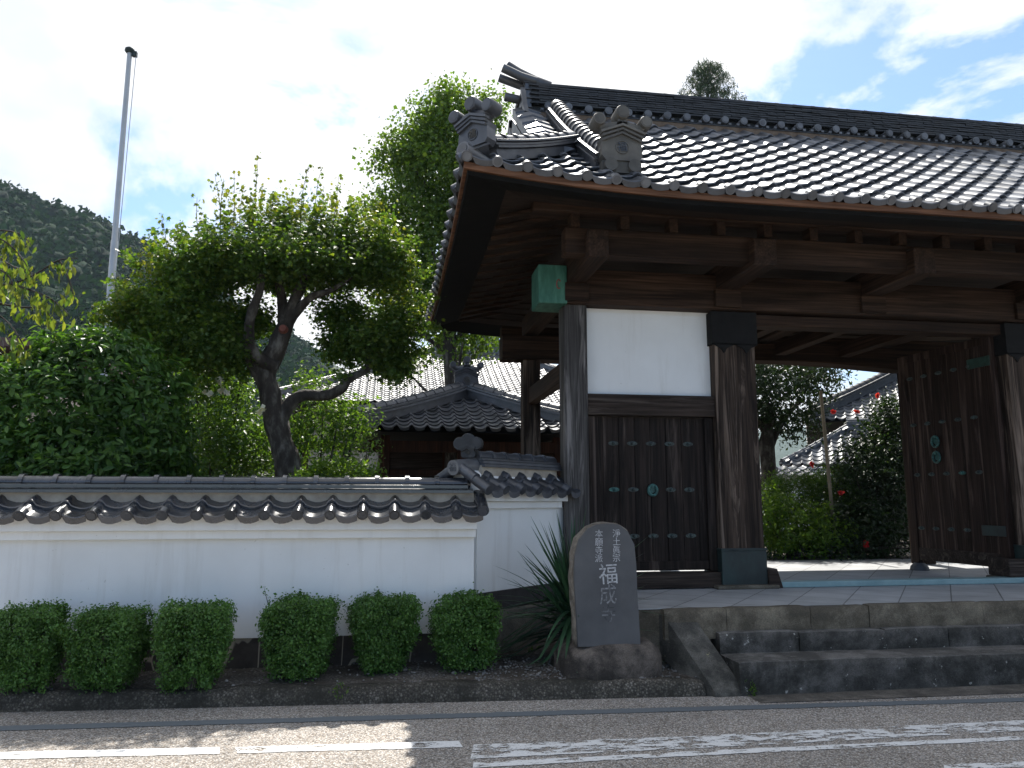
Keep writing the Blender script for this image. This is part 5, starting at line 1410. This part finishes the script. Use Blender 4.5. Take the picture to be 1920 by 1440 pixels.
mb.build('coping_tiles', M['tile_light'], GWL); MB().box(c.x - .5, c.x + 1.4, 17.3, 17.55, .55, c.z + .1).build('wall_face', M['plaster'], GWL)

# ---- planting inside the gate
shrub('bright_shrub', .6, 'bright yellow-green shrub at the edge of the paving, right of the gate pillar', [(1475, 995, 70, 60, 11.9), (1540, 1005, 55, 50, 11.8), (1440, 960, 40, 50, 12)], 520, 17, .06, .065, 'shrub_br', 91)
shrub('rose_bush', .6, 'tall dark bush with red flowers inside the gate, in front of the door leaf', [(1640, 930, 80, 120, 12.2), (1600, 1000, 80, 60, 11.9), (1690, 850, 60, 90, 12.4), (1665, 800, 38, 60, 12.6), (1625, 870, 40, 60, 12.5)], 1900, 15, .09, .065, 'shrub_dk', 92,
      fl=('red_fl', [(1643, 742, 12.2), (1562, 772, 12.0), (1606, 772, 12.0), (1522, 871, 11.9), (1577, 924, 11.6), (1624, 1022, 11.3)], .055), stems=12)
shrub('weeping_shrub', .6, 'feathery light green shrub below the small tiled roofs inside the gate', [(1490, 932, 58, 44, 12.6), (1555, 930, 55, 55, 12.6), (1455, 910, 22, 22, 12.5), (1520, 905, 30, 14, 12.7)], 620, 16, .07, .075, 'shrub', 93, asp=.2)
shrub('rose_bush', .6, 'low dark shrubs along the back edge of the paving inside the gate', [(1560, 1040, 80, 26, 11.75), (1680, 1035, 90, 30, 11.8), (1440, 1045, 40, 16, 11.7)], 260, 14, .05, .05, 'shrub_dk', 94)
PO = thing('garden_stake', (at(1565, 1000, 11.9).x, 11.9, .58), 'slanting old bamboo stake standing among the bushes inside the gate', 'stake')
a, b = at(1539, 733, 11.9), at(1568, 1040, 11.9); mb = MB(); pts = [b.lerp(a, t) for t in np.linspace(0, 1, 9)]; mb.tube(pts, [.032, .03, .03, .029, .029, .028, .028, .027, .026], 8)
for t in (.25, .5, .75): p = b.lerp(a, t); mb.tube([p - (a - b) * .004, p + (a - b) * .004], .035, 8)
mb.build('stake', M['bamboo'], PO)
YT = 14.0
TT = thing('evergreen_tree', (at(1440, 1000, YT).x, YT, .58), 'dark evergreen tree with mottled trunk seen through the gate right of the pillar', 'tree')
rng = np.random.default_rng(23)
p, d = crown(rng, [pxclump(*q) for q in ((1450, 740, 95, 80, YT), (1530, 715, 55, 42, YT), (1400, 760, 70, 60, YT), (1480, 690, 90, 50, YT), (1490, 790, 55, 32, YT), (1370, 690, 90, 70, YT))], 700, .4)
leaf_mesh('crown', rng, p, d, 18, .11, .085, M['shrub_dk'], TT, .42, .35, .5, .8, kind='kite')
mb = MB(); q0 = at(1447, 960, YT)
limb(mb, [(q0.x + .03, YT, .55), (q0.x, YT, 1.5), (q0.x - .02, YT, 2.6), (q0.x + .03, YT, 3.4)], [.17, .15, .14, .10], 3, 12, .35)
limb(mb, [(q0.x, YT, 2.5), (q0.x + .35, YT, 3.1), (q0.x + .8, YT, 3.5)], [.09, .06, .02], 4, 8); limb(mb, [(q0.x, YT, 2.8), (q0.x - .4, YT, 3.3), (q0.x - .8, YT, 3.6)], [.09, .06, .02], 5, 8)
mb.build('trunk', M['bark'], TT)

# ---- wooded hill on the left, a farther one behind
def heightfield(name, sil, Y0_, Y1_, nx=90, ny=26, zb=0):
    """ridge silhouette given as photo points at depth Y1_, sloping down to the valley floor at Y0_"""
    pts = [at(px, py, Y1_) for px, py in sil]
    xs = np.linspace(pts[0].x, pts[-1].x, nx); zs = np.interp(xs, [p.x for p in pts], [p.z for p in pts])
    vs = []
    for j in range(ny):
        t = j / (ny - 1); y = Y0_ + (Y1_ - Y0_) * t
        for x, z in zip(xs, zs):
            xx = x * (y / Y1_) ** .5
            h = zb + (z - zb) * (t ** .85) + (noise.noise(Vector((x * .03, y * .03, 1))) * 6 * t * (1 - t))
            vs.append((xx, y, h))
    for x, z in zip(xs, zs): vs.append((x, Y1_ + (Y1_ - Y0_) * .8, zb))
    ny += 1
    mb = MB(); mb.add(vs, [(j * nx + i, j * nx + i + 1, (j + 1) * nx + i + 1, (j + 1) * nx + i) for j in range(ny - 1) for i in range(nx - 1)], True)
    return tag(mb.build(name, M['hill'], None), kind='structure'), xs, zs
SIL = [(-900, 190), (-500, 240), (-200, 295), (0, 352), (60, 385), (110, 408), (170, 414), (210, 436), (262, 458), (300, 488), (360, 520), (450, 590), (560, 650), (700, 720), (900, 800)]
HY0, HY1 = 95, 230
heightfield('hill', SIL, HY0, HY1)
pts = [at(px, py, HY1) for px, py in SIL]
rng = np.random.default_rng(29); V = []; Fc = []; cnt = 0
for q in range(3000):
    t = rng.random() ** .8; y = HY0 + (HY1 - HY0) * t * .985
    x1_ = rng.uniform(at(-90, 500, HY1).x, at(620, 600, HY1).x); x = x1_ * (y / HY1) ** .5
    z = np.interp(x1_, [p.x for p in pts], [p.z for p in pts]) * t ** .85
    s_ = rng.choice([1.2, 1.6, 2.1, 3.4], p=[.3, .35, .25, .1]) * rng.uniform(.8, 1.2) * (.75 + .35 * t)
    nn = 1 + .18 * np.sin(iv2[:, 0] * 5 + q) * np.cos(iv2[:, 2] * 6 + q * 1.7) + .13 * np.sin(iv2[:, 1] * 9 + q * .3 + iv2[:, 2] * 8)
    V.append(iv2 * nn[:, None] * [s_ * .86, s_ * .86, s_ * rng.uniform(.8, 1.35)] + [x, y, z - s_ * .3]); Fc.append(itri2 + cnt); cnt += len(iv2)
def forest_leaf_mat():
    m, nt, b, o = newmat('forest_crowns_bumpy')
    geo = N(nt, 'ShaderNodeNewGeometry')
    c = ramp(nt, geo.outputs['Random Per Island'], [(0, (.005, .018, .010)), (.5, (.009, .028, .013)), (1, (.014, .038, .016))])
    f = ramp(nt, nz(nt, coords(nt), 1.6, 5, .7), [(.35, .45), (.65, 1.35)])
    L(nt, mixc(nt, 1.0, c.outputs[0], f.outputs[0], 'MULTIPLY'), b.inputs['Base Color']); b.inputs['Roughness'].default_value = .95; b.inputs['Specular IOR Level'].default_value = .1
    bump(nt, b, nz(nt, coords(nt), 1.4, 5, .7), 1.0, .8)
    return m
FV = np.concatenate(V)
FF = np.concatenate(Fc)
hm = (iv2[:, 2] > -.3) & (iv2[:, 1] < .55)
cen = np.concatenate([v[hm][::2] + iv2[hm][::2] * .5 for v in V]); oo = np.concatenate([iv2[hm][::2] for v in V])
lm = leaf_mesh('hillside_foliage', rng, cen, oo, 1, .55, 1.5, M['forest'], None, .8, .15, .7, 1.0)
tag(lm, kind='stuff')
tag(rawmesh('hillside_forest', np.concatenate(V), np.concatenate(Fc), forest_leaf_mat(), None, True), kind='stuff')
heightfield('far_hill', [(300, 880), (700, 850), (1100, 830), (1460, 806), (1520, 800), (1600, 812), (1800, 840), (2400, 880)], 600, 950)

# ---- the air: thin even haze round everything
hz = MB().box(-1950, 1950, -950, 2350, -1.1, 190).build('haze', bpy.data.materials.new('haze_air'))
hm_ = hz.data.materials[0]; hm_.use_nodes = True; nt = hm_.node_tree; nt.nodes.clear()
vo = N(nt, 'ShaderNodeVolumePrincipled'); vo.inputs['Color'].default_value = (.62, .80, 1, 1); vo.inputs['Density'].default_value = .00016; vo.inputs['Anisotropy'].default_value = .2
out = N(nt, 'ShaderNodeOutputMaterial'); L(nt, vo.outputs[0], out.inputs['Volume'])
tag(hz, kind='stuff')
